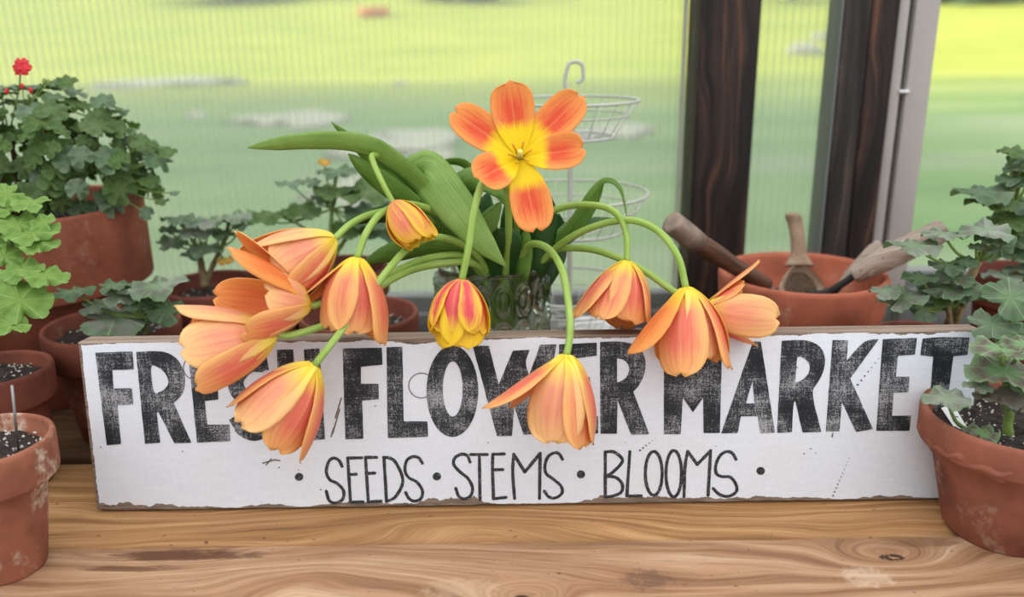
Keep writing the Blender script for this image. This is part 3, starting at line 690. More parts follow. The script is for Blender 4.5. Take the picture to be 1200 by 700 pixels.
for (x, y, w_, h_) in [(198, 178, 20, 11), (182, 188, 24, 14), (165, 168, 22, 12), (176, 212, 22, 14), (205, 226, 12, 5), (190, 236, 16, 7), (172, 250, 16, 20), (120, 118, 26, 16), (130, 230, 34, 22), (95, 242, 30, 20)]:
    gleaf_px(P1, x, y, .25, w_, h_, random.choice([m_g_dark, m_g_dark2]), min(hubs, key=lambda q: (q-at(x, y, .25)).length), pr=.0008)
V, Fc = tube(catmull([cc+Vector((-.03, 0, .04)), at(22, 105, .27), at(24, 84, .26)], 5), .0009, 7); mesh('flower_stem', V, Fc, m_gstem, P1)
t = NT('red_petal'); m_red = t.done(t.bsdf(t.ramp(t.noise(t.coord(), 90), [(.3, lin((176, 14, 26))), (.7, lin((222, 32, 48)))]), .5))
fc = at(26, 79, .26)
for k in range(5):
    a = k*2*PI/5+.3; d = Vector((math.cos(a), -.5, math.sin(a)*.6+.35)).normalized()
    gleaf(P1, fc+d*.005, Vector((d.x*.4, -1, .3)), d, .0068, m_red, None, .05, .3, name='flower_petal')
for (x, y) in [(8, 107), (26, 101), (36, 106), (52, 95), (57, 96)]:
    o = blob('flower_bud', at(x, y, .26)-Vector(P1.location), .0022, .0022, .0034, m_red if x < 40 else m_gstem, 3, .1, 2); o.parent = P1
    q = at(x, y, .26); V, Fc = tube([cc+Vector((0, -.02, .06)), q], .0006, 6); mesh('flower_stem', V, Fc, m_gstem, P1)

# --- bright green geranium at the left edge
c = Vector((-.598, .10, 0)); G2 = potted('potted_geranium', 'bright lime green geranium leaning in at the left edge in front of the big pot', 'potted plant', c, .062, .12, .042, m_tc['dark'], soil_d=.015)
st = [[(-70, 400, .10), (-30, 330, .09), (0, 290, .085), (10, 260, .08)], [(-70, 400, .10), (-30, 360, .08), (5, 330, .07)]]
stems(G2, [(p, .003) for p in st], m_gstem)
for (x, y, w_, h_, pf, ln) in [(22, 262, 46, 26, 0, 10), (50, 262, 28, 24, 0, -20), (36, 237, 40, 14, 0, 0), (8, 228, 34, 24, 0, 10), (8, 245, 30, 12, 0, 0), (38, 272, 56, 22, 0, -6), (44, 285, 44, 16, 0, 8), (6, 300, 36, 26, 0, 10),
        (26, 316, 44, 26, 1, -8), (52, 322, 50, 16, 1, 18), (24, 352, 62, 52, 1, 6), (14, 380, 36, 22, 1, 10), (2, 332, 34, 30, 1, 5), (-20, 280, 50, 30, 0, 0), (-15, 250, 46, 30, 0, 0), (-18, 360, 50, 40, 1, 0)]:
    p0 = at(*( (5, 285, .085) if pf == 0 else (0, 335, .07)))
    gleaf_px(G2, x, y, .075-.0006*(y-262), w_, h_, m_g_lime, p0, ln, pr=.0012)

# --- soil-only pots at the left
c = Vector((-.473, .056, 0)); S1 = potted('terracotta_pot', 'terracotta pot filled with dark soil at left, behind the chalky pot', 'pot', c, .0485, .115, .033, m_tc['dark'], soil_d=.012, rim=.28, perl=90, name='pot_body')
c = Vector((-.4035, -.083, 0)); S2 = potted('terracotta_pot', 'chalk-stained terracotta pot in the front left corner of the bench', 'pot', c, .050, .1115, .0285, m_tc['chalky'], soil_d=.014, rim=.3, perl=160, name='pot_body', thick=.005)
V, Fc = boxd(-.0035, .0035, -.0004, .0004, 0, .062)
for o_, (bx, by, tx, ty, Y, lab) in enumerate([(22, 533, 14, 452, -.075, 'thin grey plant marker stuck in the soil of the chalky front left pot')]):
    q0 = at(bx, by, Y); q1 = at(tx, ty, Y-.002); V, Fc = tube([q0, q1], .0011, 6); tag(mesh('plant_marker', V, Fc, m_metal, origin=q0), lab, 'plant marker')
q0 = at(-25, 418, .04); q1 = at(24, 409, .04); V, Fc = tube([q0, q1], .0012, 6)

def tagplate(name, P, m, label, marks=(), th=.0006):
    P = [Vector(p) for p in P]; n = (P[1]-P[0]).cross(P[3]-P[0]).normalized()
    if n.y > 0: n = -n
    root = empty(name, P[0], label, 'plant label')
    V = [p for p in P]+[p-n*th for p in P]
    Fc = [(0, 1, 2, 3), (7, 6, 5, 4), (0, 4, 5, 1), (1, 5, 6, 2), (2, 6, 7, 3), (3, 7, 4, 0)]
    mesh('tag', V, Fc, m, root, False)
    for (u0_, v0, u1, v1) in marks:
        f = lambda u, v: P[0].lerp(P[1], u).lerp(P[3].lerp(P[2], u), v)+n*.0003
        a, b = f(u0_, v0), f(u1, v1); d = (b-a).normalized().cross(n)*.00035
        mesh('ink_mark', [a-d, b-d, b+d, a+d], [(0, 1, 2, 3)], m_ink2, root, False)
    return root
# --- cutting in pot behind the sign's left corner
c = Vector((-.414, .166, 0)); G3 = potted('potted_geranium', 'dusty grey-green geranium cutting in a pot behind the left end of the sign', 'potted plant', c, .0675, .12, .045, m_tc['dark'], soil_d=.016, rim=.3, perl=60)
stems(G3, [([(160, 402, .13), (158, 380, .13), (166, 356, .14)], .0026), ([(172, 402, .13), (170, 380, .13), (180, 355, .14)], .002)], m_gstem)
for (x, y, w_, h_, m, ln) in [(86, 341, 46, 11, m_g_grey, 0), (134, 334, 34, 10, m_g_grey, 0), (141, 346, 44, 14, m_g_dusty, 12), (112, 357, 36, 16, m_g_dusty, -14), (136, 371, 80, 34, m_g_dusty, 0), (187, 334, 62, 22, m_g_dusty, -4), (165, 353, 40, 20, m_g_grey, 0), (195, 363, 42, 28, m_g_grey, 14), (152, 339, 30, 9, m_g_dusty, 0)]:
    gleaf_px(G3, x, y, .13, w_, h_, m, at(165, 372, .13), ln, pr=.0012)
tagplate('plant_label', [at(114, 394, .115), at(130, 393, .115), at(129, 380, .12), at(113, 381, .12)], m_white, 'small white tag with handwriting in the grey-green cutting pot behind the sign', [(.2, .3, .25, .8), (.25, .8, .45, .35), (.45, .35, .5, .85), (.65, .3, .7, .8), (.7, .8, .85, .8)])
# little pot and narrow pot tucked behind the sign
c = Vector((-.375, .0705, 0)); potted('terracotta_pot', 'small terracotta pot peeking out behind the left edge of the sign', 'pot', c, .0245, .094, .019, m_tc['plain'], name='pot_body')
c = Vector((-.312, .099, 0)); potted('terracotta_pot', 'plain pot just behind the sign below the dusty cutting, only its rim showing', 'pot', c, .040, .114, .03, m_tc['dark'], name='pot_body')
# --- pot with small plant (behind)
c = Vector((-.357, .312, 0)); G4 = potted('potted_geranium', 'small grey-leaved geranium with one yellowing leaf between the big pot and the tulips', 'potted plant', c, .062, .12, .042, m_tc['deep'], soil_d=.02, rim=.3)
stems(G4, [([(240, 336, .31), (237, 318, .31), (234, 300, .31), (226, 280, .31)], .0045), ([(240, 336, .31), (250, 310, .31), (262, 285, .31), (268, 262, .31)], .0032)], m_gwood)
for (x, y, w_, h_, m) in [(201, 284, 34, 15, m_g_grey), (217, 271, 32, 12, m_g_dusty), (242, 292, 36, 16, m_g_dark2), (254, 259, 42, 11, m_g_dusty), (276, 254, 36, 12, m_g_dusty), (208, 256, 36, 9, m_g_dark2), (228, 262, 30, 12, m_g_dusty), (262, 274, 24, 12, m_g_grey), (225, 298, 24, 12, m_g_dark2), (264, 305, 18, 10, m_g_yel), (284, 264, 22, 8, m_g_grey), (195, 268, 20, 8, m_g_dark2), (244, 272, 26, 12, m_g_dusty)]:
    gleaf_px(G4, x, y, .30, w_, h_, m, at(238 if x < 245 else 256, 292, .31), pr=.001)
c = Vector((-.287, .199, 0)); potted('terracotta_pot', 'dark terracotta pot of soil right of the grey-leaved geranium, behind the tulip cluster', 'pot', c, .0562, .1135, .04, m_tc['deep'], soil_d=.018, rim=.3, perl=40, name='pot_body')
c = Vector((-.168, .218, 0)); potted('terracotta_pot', 'brown terracotta pot with speckled soil directly left of the glass vase', 'pot', c, .0655, .111, .046, m_tc['dark'], soil_d=.02, rim=.34, perl=80, name='pot_body')
tagplate('plant_label', [at(406, 386, .185), at(436, 385, .185), at(438, 372, .20), at(409, 373, .20)], m_white, 'white tag lying in the pot left of the vase, half hidden by the coral tulip')
c = Vector((-.222, .378, 0)); G5 = potted('potted_geranium', 'leggy geranium with flat dark leaves behind the drooping tulips at left', 'potted plant', c, .0655, .12, .045, m_tc['deep'], soil_d=.018, rim=.3)
stems(G5, [([(388, 320, .37), (388, 285, .37), (389, 245, .37), (394, 205, .37)], .0032), ([(388, 305, .37), (405, 280, .37), (424, 255, .37)], .003), ([(388, 305, .37), (360, 270, .37), (330, 254, .37)], .0018)], m_gstem)
for (x, y, w_, h_, m) in [(314, 251, 54, 12, m_g_dark), (352, 246, 44, 18, m_g_dark), (339, 214, 34, 6, m_g_dark2), (396, 222, 52, 13, m_g_dark), (395, 200, 44, 11, m_g_dark2), (366, 213, 18, 10, m_g_grey), (432, 224, 60, 24, m_g_dark), (436, 248, 60, 26, m_g_grey), (412, 268, 44, 22, m_g_dark), (450, 272, 50, 16, m_g_grey), (376, 232, 24, 12, m_g_grey), (380, 190, 14, 8, m_g_yel), (292, 254, 22, 10, m_g_grey), (465, 250, 40, 20, m_g_dark)]:
    gleaf_px(G5, x, y, .365, w_, h_, m, at(390, 245, .37), pr=.001)

# --- right-hand pots
c = Vector((.395, .108, 0)); G6 = potted('potted_geranium', 'grey-green geranium with many small leaves rising behind the right end of the sign', 'potted plant', c, .0445, .116, .032, m_tc['dark'], soil_d=.012, rim=.3)
stems(G6, [([(1112, 384, .11), (1122, 350, .11), (1139, 322, .12), (1148, 302, .12), (1156, 286, .12)], .0042), ([(1112, 384, .11), (1112, 365, .10), (1104, 345, .10)], .0028), ([(1118, 384, .11), (1126, 366, .10), (1134, 348, .10)], .0028)], m_gwood)
for (x, y, w_, h_, m, ln) in [(1037, 341, 34, 14, m_g_dusty, -8), (1058, 348, 54, 20, m_g_dusty, -12), (1080, 361, 38, 32, m_g_grey, 25), (1107, 337, 54, 24, m_g_dusty, 4), (1134, 345, 46, 16, m_g_dusty, 6), (1069, 287, 58, 15, m_g_dusty, 0), (1078, 325, 38, 12, m_g_grey, -5), (1105, 274, 44, 10, m_g_dusty, 0),
        (1110, 311, 38, 15, m_g_grey, 0), (1117, 326, 44, 18, m_g_dusty, 0), (1131, 307, 26, 12, m_g_grey, 0), (1153, 337, 42, 16, m_g_dusty, 0), (1155, 270, 54, 20, m_g_dusty, 0), (1166, 279, 40, 13, m_g_grey, 0), (1144, 289, 16, 9, m_g_grey, 0), (1172, 292, 26, 14, m_g_grey, 0), (1098, 352, 26, 14, m_g_dark, 0)]:
    hub = at(*((1146, 306, .12) if y < 318 else (1116, 360, .105)))
    gleaf_px(G6, x, y, .10, w_, h_, m, hub, ln, pr=.0013)
c = Vector((.578, .262, 0)); G7 = potted('potted_geranium', 'tall dark-leaved geranium in a dark red pot at the right edge', 'potted plant', c, .052, .135, .036, m_tc['deep'], soil_d=.014, rim=.28)
stems(G7, [([(1196, 330, .25), (1200, 290, .24), (1186, 240, .22), (1188, 205, .22), (1198, 175, .22)], .005), ([(1196, 330, .25), (1215, 280, .22), (1220, 230, .20)], .005), ([(1196, 330, .25), (1190, 345, .18), (1186, 350, .15)], .003)], m_gwood)
for (x, y, w_, h_, m) in [(1184, 177, 26, 12, m_g_dark), (1198, 184, 30, 16, m_g_dark2), (1150, 225, 60, 18, m_g_dark2), (1160, 236, 50, 14, m_g_dark), (1183, 257, 44, 24, m_g_dark), (1181, 210, 24, 14, m_g_grey), (1196, 214, 30, 16, m_g_grey), (1196, 196, 34, 14, m_g_dark2), (1198, 264, 40, 22, m_g_dark), (1190, 282, 44, 20, m_g_dark2), (1186, 298, 54, 20, m_g_dark2), (1204, 240, 34, 20, m_g_grey), (1150, 320, 4, 2, m_g_dark), (1175, 322, 40, 13, m_g_dusty), (1200, 316, 40, 12, m_g_dusty), (1210, 200, 30, 20, m_g_dark), (1215, 290, 40, 30, m_g_dark2)]:
    if w_ > 5: gleaf_px(G7, x, y, .20 if y < 310 else .19, w_, h_, m, at(1190, 240 if y < 240 else 270, .21) if y < 310 else at(1196, 330, .24), pr=.0013)
c = Vector((.407, -.047, 0)); G8 = potted('potted_geranium', 'zonal geranium with bronze-banded leaves in the large front right pot', 'potted plant', c, .0745, .1035, .046, m_tc['rough'], soil_d=.016, rim=.27, perl=220, thick=.0065)
# crumbly wavy relief band under the rim
V = []; Fc = []; n = 200
for j in range(7):
    for k in range(n):
        a = 2*PI*k/n; e = math.sin(PI*j/6)
        w_ = max(0, mnoise.fractal(Vector((math.cos(a)*5, math.sin(a)*5, j*.35)), 1, 2, 3)+.28)
        r_ = .0733+.0022*e*min(1, w_*2.5)-.0012*(1-e); V.append(c+Vector((r_*math.cos(a), r_*math.sin(a), .0765+.011*j/6+.0015*math.sin(9*a)+.001*math.sin(23*a))))
for j in range(6):
    for k in range(n):
        a_, b_ = j*n+k, j*n+(k+1) % n; Fc.append((a_, b_, b_+n, a_+n))
mesh('relief_band', V, Fc, m_tc['rough'], G8)
stems(G8, [([(1182, 528, -.05), (1181, 500, -.05), (1183, 470, -.05), (1178, 435, -.05), (1178, 408, -.04)], .0038), ([(1160, 525, -.06), (1156, 505, -.065)], .0016)], m_gstem)
for (x, y, w_, h_, m, pf, ln) in [(1109, 467, 48, 22, m_g_dusty, (1135, 505, -.045), -4), (1150, 507, 36, 20, m_g_zonal, (1160, 522, -.06), 6), (1172, 408, 58, 20, m_g_zonal, (1178, 430, -.045), 0), (1177, 436, 76, 36, m_g_zonal, (1180, 455, -.05), 4), (1172, 462, 52, 20, m_g_brown, (1182, 480, -.05), -10),
        (1163, 380, 52, 30, m_g_grey, (1178, 420, -.02), 0), (1190, 388, 50, 26, m_g_grey, (1178, 420, -.02), 0), (1184, 349, 56, 46, m_g_grey, (1190, 420, .0), 8), (1200, 404, 46, 18, m_g_zonal, (1182, 430, -.045), 0), (1146, 452, 30, 14, m_g_dusty, (1180, 470, -.05), 0), (1205, 440, 50, 28, m_g_zonal, (1182, 450, -.05), -8), (1200, 470, 40, 26, m_g_brown, (1182, 480, -.05), 0)]:
    gleaf_px(G8, x, y, -.065 if y > 395 else -.01, w_, h_, m, at(*pf), ln, pr=.0014)
tagplate('plant_label', [at(1122, 507, -.04), at(1134, 502, -.038), at(1117, 474, -.02), at(1103, 478, -.022)], m_white, 'white plastic plant tag slanting in the soil of the front right pot', [(.3, .2, .5, .25), (.6, .3, .7, .2), (.2, .4, .45, .45), (.5, .55, .8, .5), (.3, .7, .6, .72)])

# ------------------------------------------------------------------ terracotta bowl and tools
c = Vector((.335, .277, 0)); bowl = empty('terracotta_bowl', c, 'wide terracotta bulb pan holding old garden tools behind the sign at right', 'bowl')
R = .0945; prof = [(0, 0), (.064, 0), (.066, .003), (.078, .082), (.079, .0855), (.090, .087), (.0915, .09), (R, .128), (R-.001, .1325), (R-.0035, .134), (R-.0075, .1325), (R-.009, .128), (R-.013, .094), (.070, .084), (.064, .06), (0, .058)]
V, Fc = lathe(prof, c, 96, lambda a, z: 1+.003*math.sin(3*a+1)); mesh('bowl_body', V, Fc, m_tc['bright'], bowl)
V, Fc = lathe([(0, .094), (.04, .0935), (.0765, .0915), (.0768, .0905)], c, 64, lambda a, z: 1+.01*math.sin(7*a)); mesh('dirt', V, Fc, simple('dry_dirt', (120, 84, 62), .95, .4, 120), bowl)
m_hand = wood('tool_handle_dark', [(48, 32, 26), (86, 56, 42), (112, 74, 54), (134, 96, 72), (70, 48, 38)], [], 400, 3, .5, .5, 20)
m_scoop = wood('driftwood_scoop', [(104, 84, 68), (146, 122, 100), (162, 140, 118), (178, 156, 134), (136, 114, 94)], [], 90, 6, .75, .2, 10, axis='z')
m_weather = wood('weathered_handle', [(104, 84, 70), (158, 142, 128), (190, 178, 166), (212, 204, 196), (150, 120, 100)], [], 400, 9, .75, .6, 20)
m_cap = simple('worn_metal_cap', (142, 122, 108), .5, .35, 60, .3)
q0, q1, q2 = at(790, 263, .20), at(818, 285, .213), at(897, 335, .268); ti = empty('trowel', q2, 'old trowel with dark wooden handle and grey cap leaning left out of the bowl', 'tool')
V, Fc = tube([q0+(q0-q1)*.12, q0+(q0-q1)*.10, q0, q0.lerp(q1, .6), q1], lambda t_: .0125 if .1 < t_ < .95 else .0085 if t_ < .1 else .0118, 20); mesh('cap', V, Fc, m_cap, ti)
V, Fc = tube(catmull([q1, q1.lerp(q2, .35), q1.lerp(q2, .7), q2], 6), lambda t_: .0108-.0015*t_+.0008*math.sin(t_*9), 18); mesh('handle', V, Fc, m_hand, ti)
q3_ = q2+(q2-q1).normalized()*.022; q3_.z = max(q3_.z, .1); V, Fc = tube([q2, q3_], .004, 12); mesh('shank', V, Fc, m_metal, ti)
# scoop
sr = empty('wooden_scoop', at(938, 335, .285), 'carved wooden scoop standing in the middle of the terracotta bowl', 'tool')
hp = catmull([at(929, 250, .318), at(932, 262, .318), at(935, 280, .312), at(936, 298, .305), at(937, 312, .298)], 6)
wd = lambda t_: .0095-.0018*math.sin(t_*PI) + (.006*(t_-.75)*4 if t_ > .75 else 0) + (-.004*(1-t_/.06) if t_ < .06 else 0)
T, _ = frames(hp); V = []; Fc = []; n = 16
for i, p in enumerate(hp):
    t_ = i/(len(hp)-1); s1 = RV; s2 = T[i].cross(s1).normalized()
    for k in range(n):
        a = 2*PI*k/n; V.append(p+s1*math.cos(a)*wd(t_)*1.15+s2*math.sin(a)*.006)
for i in range(len(hp)-1):
    for k in range(n): a_, b_ = i*n+k, i*n+(k+1) % n; Fc.append((a_, b_, b_+n, a_+n))
Fc.append(tuple(range(n))[::-1]); Fc.append(tuple(len(V)-n+k for k in range(n)))
mesh('handle', V, Fc, m_scoop, sr)
# scoop bowl: hollow shell facing the camera
ax = (at(942, 345, .268)-at(937, 308, .298)).normalized(); sdv = RV; nrm = ax.cross(sdv).normalized()
if nrm.y > 0: nrm = -nrm
cs = at(940, 328, .280); V = []; uvs = []; Fc = []; nu, nv_ = 20, 14
for sgn, off in ((1, 0), (-1, .0035)):
    for j in range(nv_+1):
        v = j/nv_; L = (v-.42)*.052; wd_ = .0255*math.sin(min(1, v*1.25+.12)*PI/2)**1.0*(1 if v < .8 else 1-.25*(v-.8)*5)
        for i in range(nu+1):
            u = -1+2*i/nu; dep = .021*(1-u*u)*math.sin(PI*min(1, v*.9+.08)) ; V.append(cs+ax*L+sdv*u*(wd_+off*.6)-nrm*(dep+off*(1 if sgn < 0 else 0)))
m1 = (nu+1)*(nv_+1)
for s in range(2):
    for j in range(nv_):
        for i in range(nu):
            a_ = s*m1+j*(nu+1)+i; Fc.append((a_, a_+1, a_+nu+2, a_+nu+1))
for j in range(nv_):
    for i in (0, nu): a_ = j*(nu+1)+i; Fc.append((a_, a_+nu+1, a_+nu+1+m1, a_+m1))
for i in range(nu): Fc.append((i, i+1, i+1+m1, i+m1)); a_ = nv_*(nu+1)+i; Fc.append((a_, a_+1, a_+1+m1, a_+m1))
mesh('scoop_bowl', V, Fc, m_scoop, sr)
V, Fc = merge(([cs+ax*(.004+.019*math.sin(a))+RV*.021*math.cos(a)-nrm*.0085 for a in [2*PI*k/28 for k in range(28)]]+[cs+ax*.004-nrm*.006], [(k, (k+1) % 28, 28) for k in range(28)]))
mesh('hollow_shade', V, Fc, simple('scoop_shade', (74, 58, 44), .95, .4, 200), sr)  # dark disc paints in the shade inside the scoop's hollow
# two weathered handles at the right
def handtool(name, label, P, radf, neck, mat):
    pts = catmull([at(*q) for q in P], 8); r_ = empty(name, pts[-1], label, 'tool')
    V, Fc = tube(pts, radf, 20); V = [Vector(v)+Vector(v).orthogonal().normalized()*0 + Vector((0, 0, .0012*mnoise.fractal(Vector(v)*120, 1, 2, 3))) for v in V]
    mesh('handle', V, Fc, mat, r_)
    N_ = catmull([pts[-1]]+[at(*q) for q in neck], 6); V, Fc = tube(N_, .0042, 12); mesh('shank', V, Fc, m_gasket, r_)
    return r_
def rad1(t_): return .0085+.010*math.sin(min(1, t_*1.25)*PI*.62)**1.2 if t_ < .8 else .0085+.0098*max(0, (1-t_)/.2)
handtool('hand_fork', 'longer weathered whitewashed wooden tool handle resting on the right rim of the bowl', [(1108, 268, .235), (1085, 280, .235), (1050, 297, .24), (1020, 313, .247), (1000, 324, .252)], lambda t_: (.0122+.0018*math.sin(t_*PI)-.0035*max(0, t_-.6)/.4)*min(1, (t_/.04+.25)), [(985, 334, .255), (968, 343, .26), (945, 345, .262)], m_weather)
handtool('hand_dibber', 'shorter pale weathered tool handle tucked behind the longer one in the bowl', [(1035, 290, .285), (1022, 298, .285), (1000, 318, .285), (984, 335, .285)], lambda t_: (.0125-.0085*t_)*min(1, (t_/.08+.25)), [(975, 345, .283)], m_weather)

# ------------------------------------------------------------------ wire stand
wc = at(667, 385, .36); wc.z = 0; ws = empty('wire_stand', wc, 'tiered white wire basket stand behind the tulip vase', 'wire stand')
def zat(y, Y=.36, x=667): return at(x, y, Y).z
def ring(r_, z, n=48): return [wc+Vector((r_*math.cos(2*PI*k/n), r_*math.sin(2*PI*k/n), z)) for k in range(n+1)]
P = [tube(catmull([wc+Vector((0, 0, 0)), wc+Vector((0, 0, .2)), wc+Vector((0, 0, zat(112)))], 8), .0032, 10)]
zt = zat(112); P.append(tube(catmull([wc+Vector((0, 0, zt)), wc+Vector((-.007, 0, zt+.014)), wc+Vector((-.002, 0, zt+.036)), wc+Vector((.012, 0, zt+.036)), wc+Vector((.014, 0, zt+.02)), wc+Vector((.007, 0, zt+.014))], 6), .0022, 8))
V, Fc = merge(*P); mesh('pole', V, Fc, m_wire, ws)
for (yt, rt, yb, rb_, nn) in [(118, .080, 160, .052, 20), (226, .094, 268, .066, 22), (335, .088, 380, .062, 24)]:
    z1, z0 = zat(yt), max(.0165, zat(yb)); P = [tube(ring(rt, z1), .0017, 8, False), tube(ring((rt*.6+rb_*.4), z1*.6+z0*.4), .0012, 6, False), tube(ring(rb_, z0), .0018, 8, False), tube(ring(rb_*.55, z0), .0012, 6, False)]
    for k in range(nn):
        a = 2*PI*k/nn; d = Vector((math.cos(a), math.sin(a), 0)); P.append(tube([wc+d*rt+Vector((0, 0, z1)), wc+d*rb_+Vector((0, 0, z0)), wc+Vector((0, 0, z0))], .0006, 6))
    V, Fc = merge(*P); mesh('wire_basket', V, Fc, m_wire, ws)
P = [tube([wc+Vector((math.cos(a)*.06, math.sin(a)*.06, .017)), wc+Vector((math.cos(a)*.064, math.sin(a)*.064, .001))], .0022, 8) for a in (.5, 2.6, 4.7)]
V, Fc = merge(*P); mesh('foot', V, Fc, m_wire, ws)
dc = wc+Vector((.028, -.022, .019)); V, Fc = lathe([(0, 0), (.018, 0), (.024, .012), (.029, .034), (.0275, .034), (.022, .012), (.017, .003), (0, .003)], dc, 40)
tag(mesh('white_cup', V, Fc, m_white, origin=dc), 'small white ceramic pot in the lowest tier of the wire stand', 'pot')
# woven willow tray beside the stand
tcn = at(735, 384, .20); tcn.z = 0
tr = empty('wire_tray', tcn, 'low tangled grey wire tray on bench between vase and terracotta bowl', 'tray'); P = []
random.seed(21)
for k in range(46):
    a = random.uniform(0, 2*PI); r1_ = random.uniform(.03, .058); da = random.uniform(.6, 1.6)
    pts = [tcn+Vector((r1_*math.cos(a+da*j/6)*1.15, r1_*.72*math.sin(a+da*j/6), .062+.012*(r1_/.058)+random.uniform(-.005, .006))) for j in range(7)]
    P.append(tube(catmull(pts, 2), .0008, 6))
for k in range(18):
    a = 2*PI*k/18; P.append(tube([tcn+Vector((.067*math.cos(a), .042*math.sin(a), .075)), tcn+Vector((.05*math.cos(a), .03*math.sin(a), .001)), tcn+Vector((.01*math.cos(a), .01*math.sin(a), .001))], .0009, 6))
V, Fc = merge(*P); mesh('woven_wire', V, Fc, simple('grey_wire', (168, 168, 164), .5, .2), tr)
P = [tube([tcn+Vector((.068*math.cos(2*PI*k/40), .043*math.sin(2*PI*k/40), .075)) for k in range(41)], .0018, 8, False)]
V, Fc = merge(*P); mesh('rim_wire', V, Fc, m_wire, tr)

# ------------------------------------------------------------------ glass vase
vc = Vector((-.0185, .124, .0)); VH = .190
t = NT('vase_glass'); gl = t.n('ShaderNodeBsdfGlass', Color=(.93, .97, .95, 1), Roughness=.03, IOR=1.45); tp = t.n('ShaderNodeBsdfTransparent', Color=(.95, .98, .96, 1))
m_glass = t.done(t.n('ShaderNodeMixShader', i0=.8, i1=tp, i2=gl))
prof = []; nz_ = 130; n = 256; V = []; Fc = []
def vr(z): return .0475+.0050*(z/VH)**1.3
rows = [.020, .056, .092, .128, .164]; ncol = 16
for j in range(nz_+1):
    z = VH*j/nz_
    for k in range(n):
        a = 2*PI*k/n; r_ = vr(z); b = 0
        for ri, zc in enumerate(rows):
            aa = (a*ncol/(2*PI)+(.0)) % 1-.5; ex = aa/.43; ez = (z-zc)/.0165; e = math.sqrt(ex*ex+ez*ez)
            b = max(b, .0060*math.exp(-((e-.82)/.14)**2), .0042*max(0, 1-(e/.48)**2))
        V.append((vc.x+(r_+b)*math.cos(a), vc.y+(r_+b)*math.sin(a), vc.z+z))
for j in range(nz_, -1, -5):
    z = max(.006, VH*j/nz_)
    for k in range(n): a = 2*PI*k/n; r_ = vr(z)-.0028; V.append((vc.x+r_*math.cos(a), vc.y+r_*math.sin(a), vc.z+z))
rr = len(V)//n
for j in range(rr-1):
    for k in range(n): a, b = j*n+k, j*n+(k+1) % n; Fc.append((a, b, b+n, a+n))
Fc.append(tuple(range(n))[::-1]); Fc.append(tuple((rr-1)*n+k for k in range(n)))
vo = mesh('glass_vase', V, Fc, m_glass, origin=vc); tag(vo, 'clear glass vase with raised oval rings, crammed with tulip stems', 'vase')

# ------------------------------------------------------------------ tulips
m_out = petal_mat('petal_peach', (252, 226, 70), (242, 128, 104), (250, 190, 118), (250, 192, 116), .24, .42, .45)
m_in = petal_mat('petal_peach_inside', (252, 218, 50), (240, 132, 70), (248, 166, 84), (250, 176, 96), .26, .4, .35)
m_pale = petal_mat('petal_pale_peach', (252, 230, 96), (246, 164, 128), (252, 202, 136), (252, 206, 136), .30, .5, .6)
m_pink = petal_mat('petal_pink_yellow', (246, 150, 110), (238, 92, 100), (254, 220, 70), (254, 218, 56), .06, .10, .45)
m_pinkin = petal_mat('petal_yellow_inside', (252, 216, 50), (250, 196, 50), (252, 214, 50), (252, 214, 50), .3, .4, .2)
m_bud = petal_mat('petal_bud', (240, 166, 110), (242, 138, 104), (252, 204, 76), (252, 208, 60), .12, .42, .5)
m_open = petal_mat('petal_open_inside', (255, 226, 20), (240, 92, 52), (252, 166, 84), (252, 172, 90), .42, .46, .5, (.78, 1.1))
m_openout = petal_mat('petal_open_outside', (250, 214, 70), (240, 130, 70), (250, 170, 90), (250, 170, 90), .3)
m_lf = leaf_blade_mat('tulip_leaf', (78, 118, 40), (108, 148, 58), (142, 178, 84), .4, .3)
m_lfl = leaf_blade_mat('tulip_leaf_light', (116, 154, 66), (142, 178, 88), (168, 200, 116), .45, .3)
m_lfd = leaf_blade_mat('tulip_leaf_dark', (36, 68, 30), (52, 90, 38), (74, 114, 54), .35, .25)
WT = [(0, .24), (.12, .5), (.3, .8), (.5, .97), (.66, 1.), (.8, .95), (.88, .85), (.94, .69), (.975, .50), (.99, .36), (1, .2)]
def wprof(v, T_=WT):
    for (a, b), (c, d) in zip(T_, T_[1:]):
        if v <= c: k = (v-a)/(c-a); return b+(d-b)*k
    return T_[-1][1]
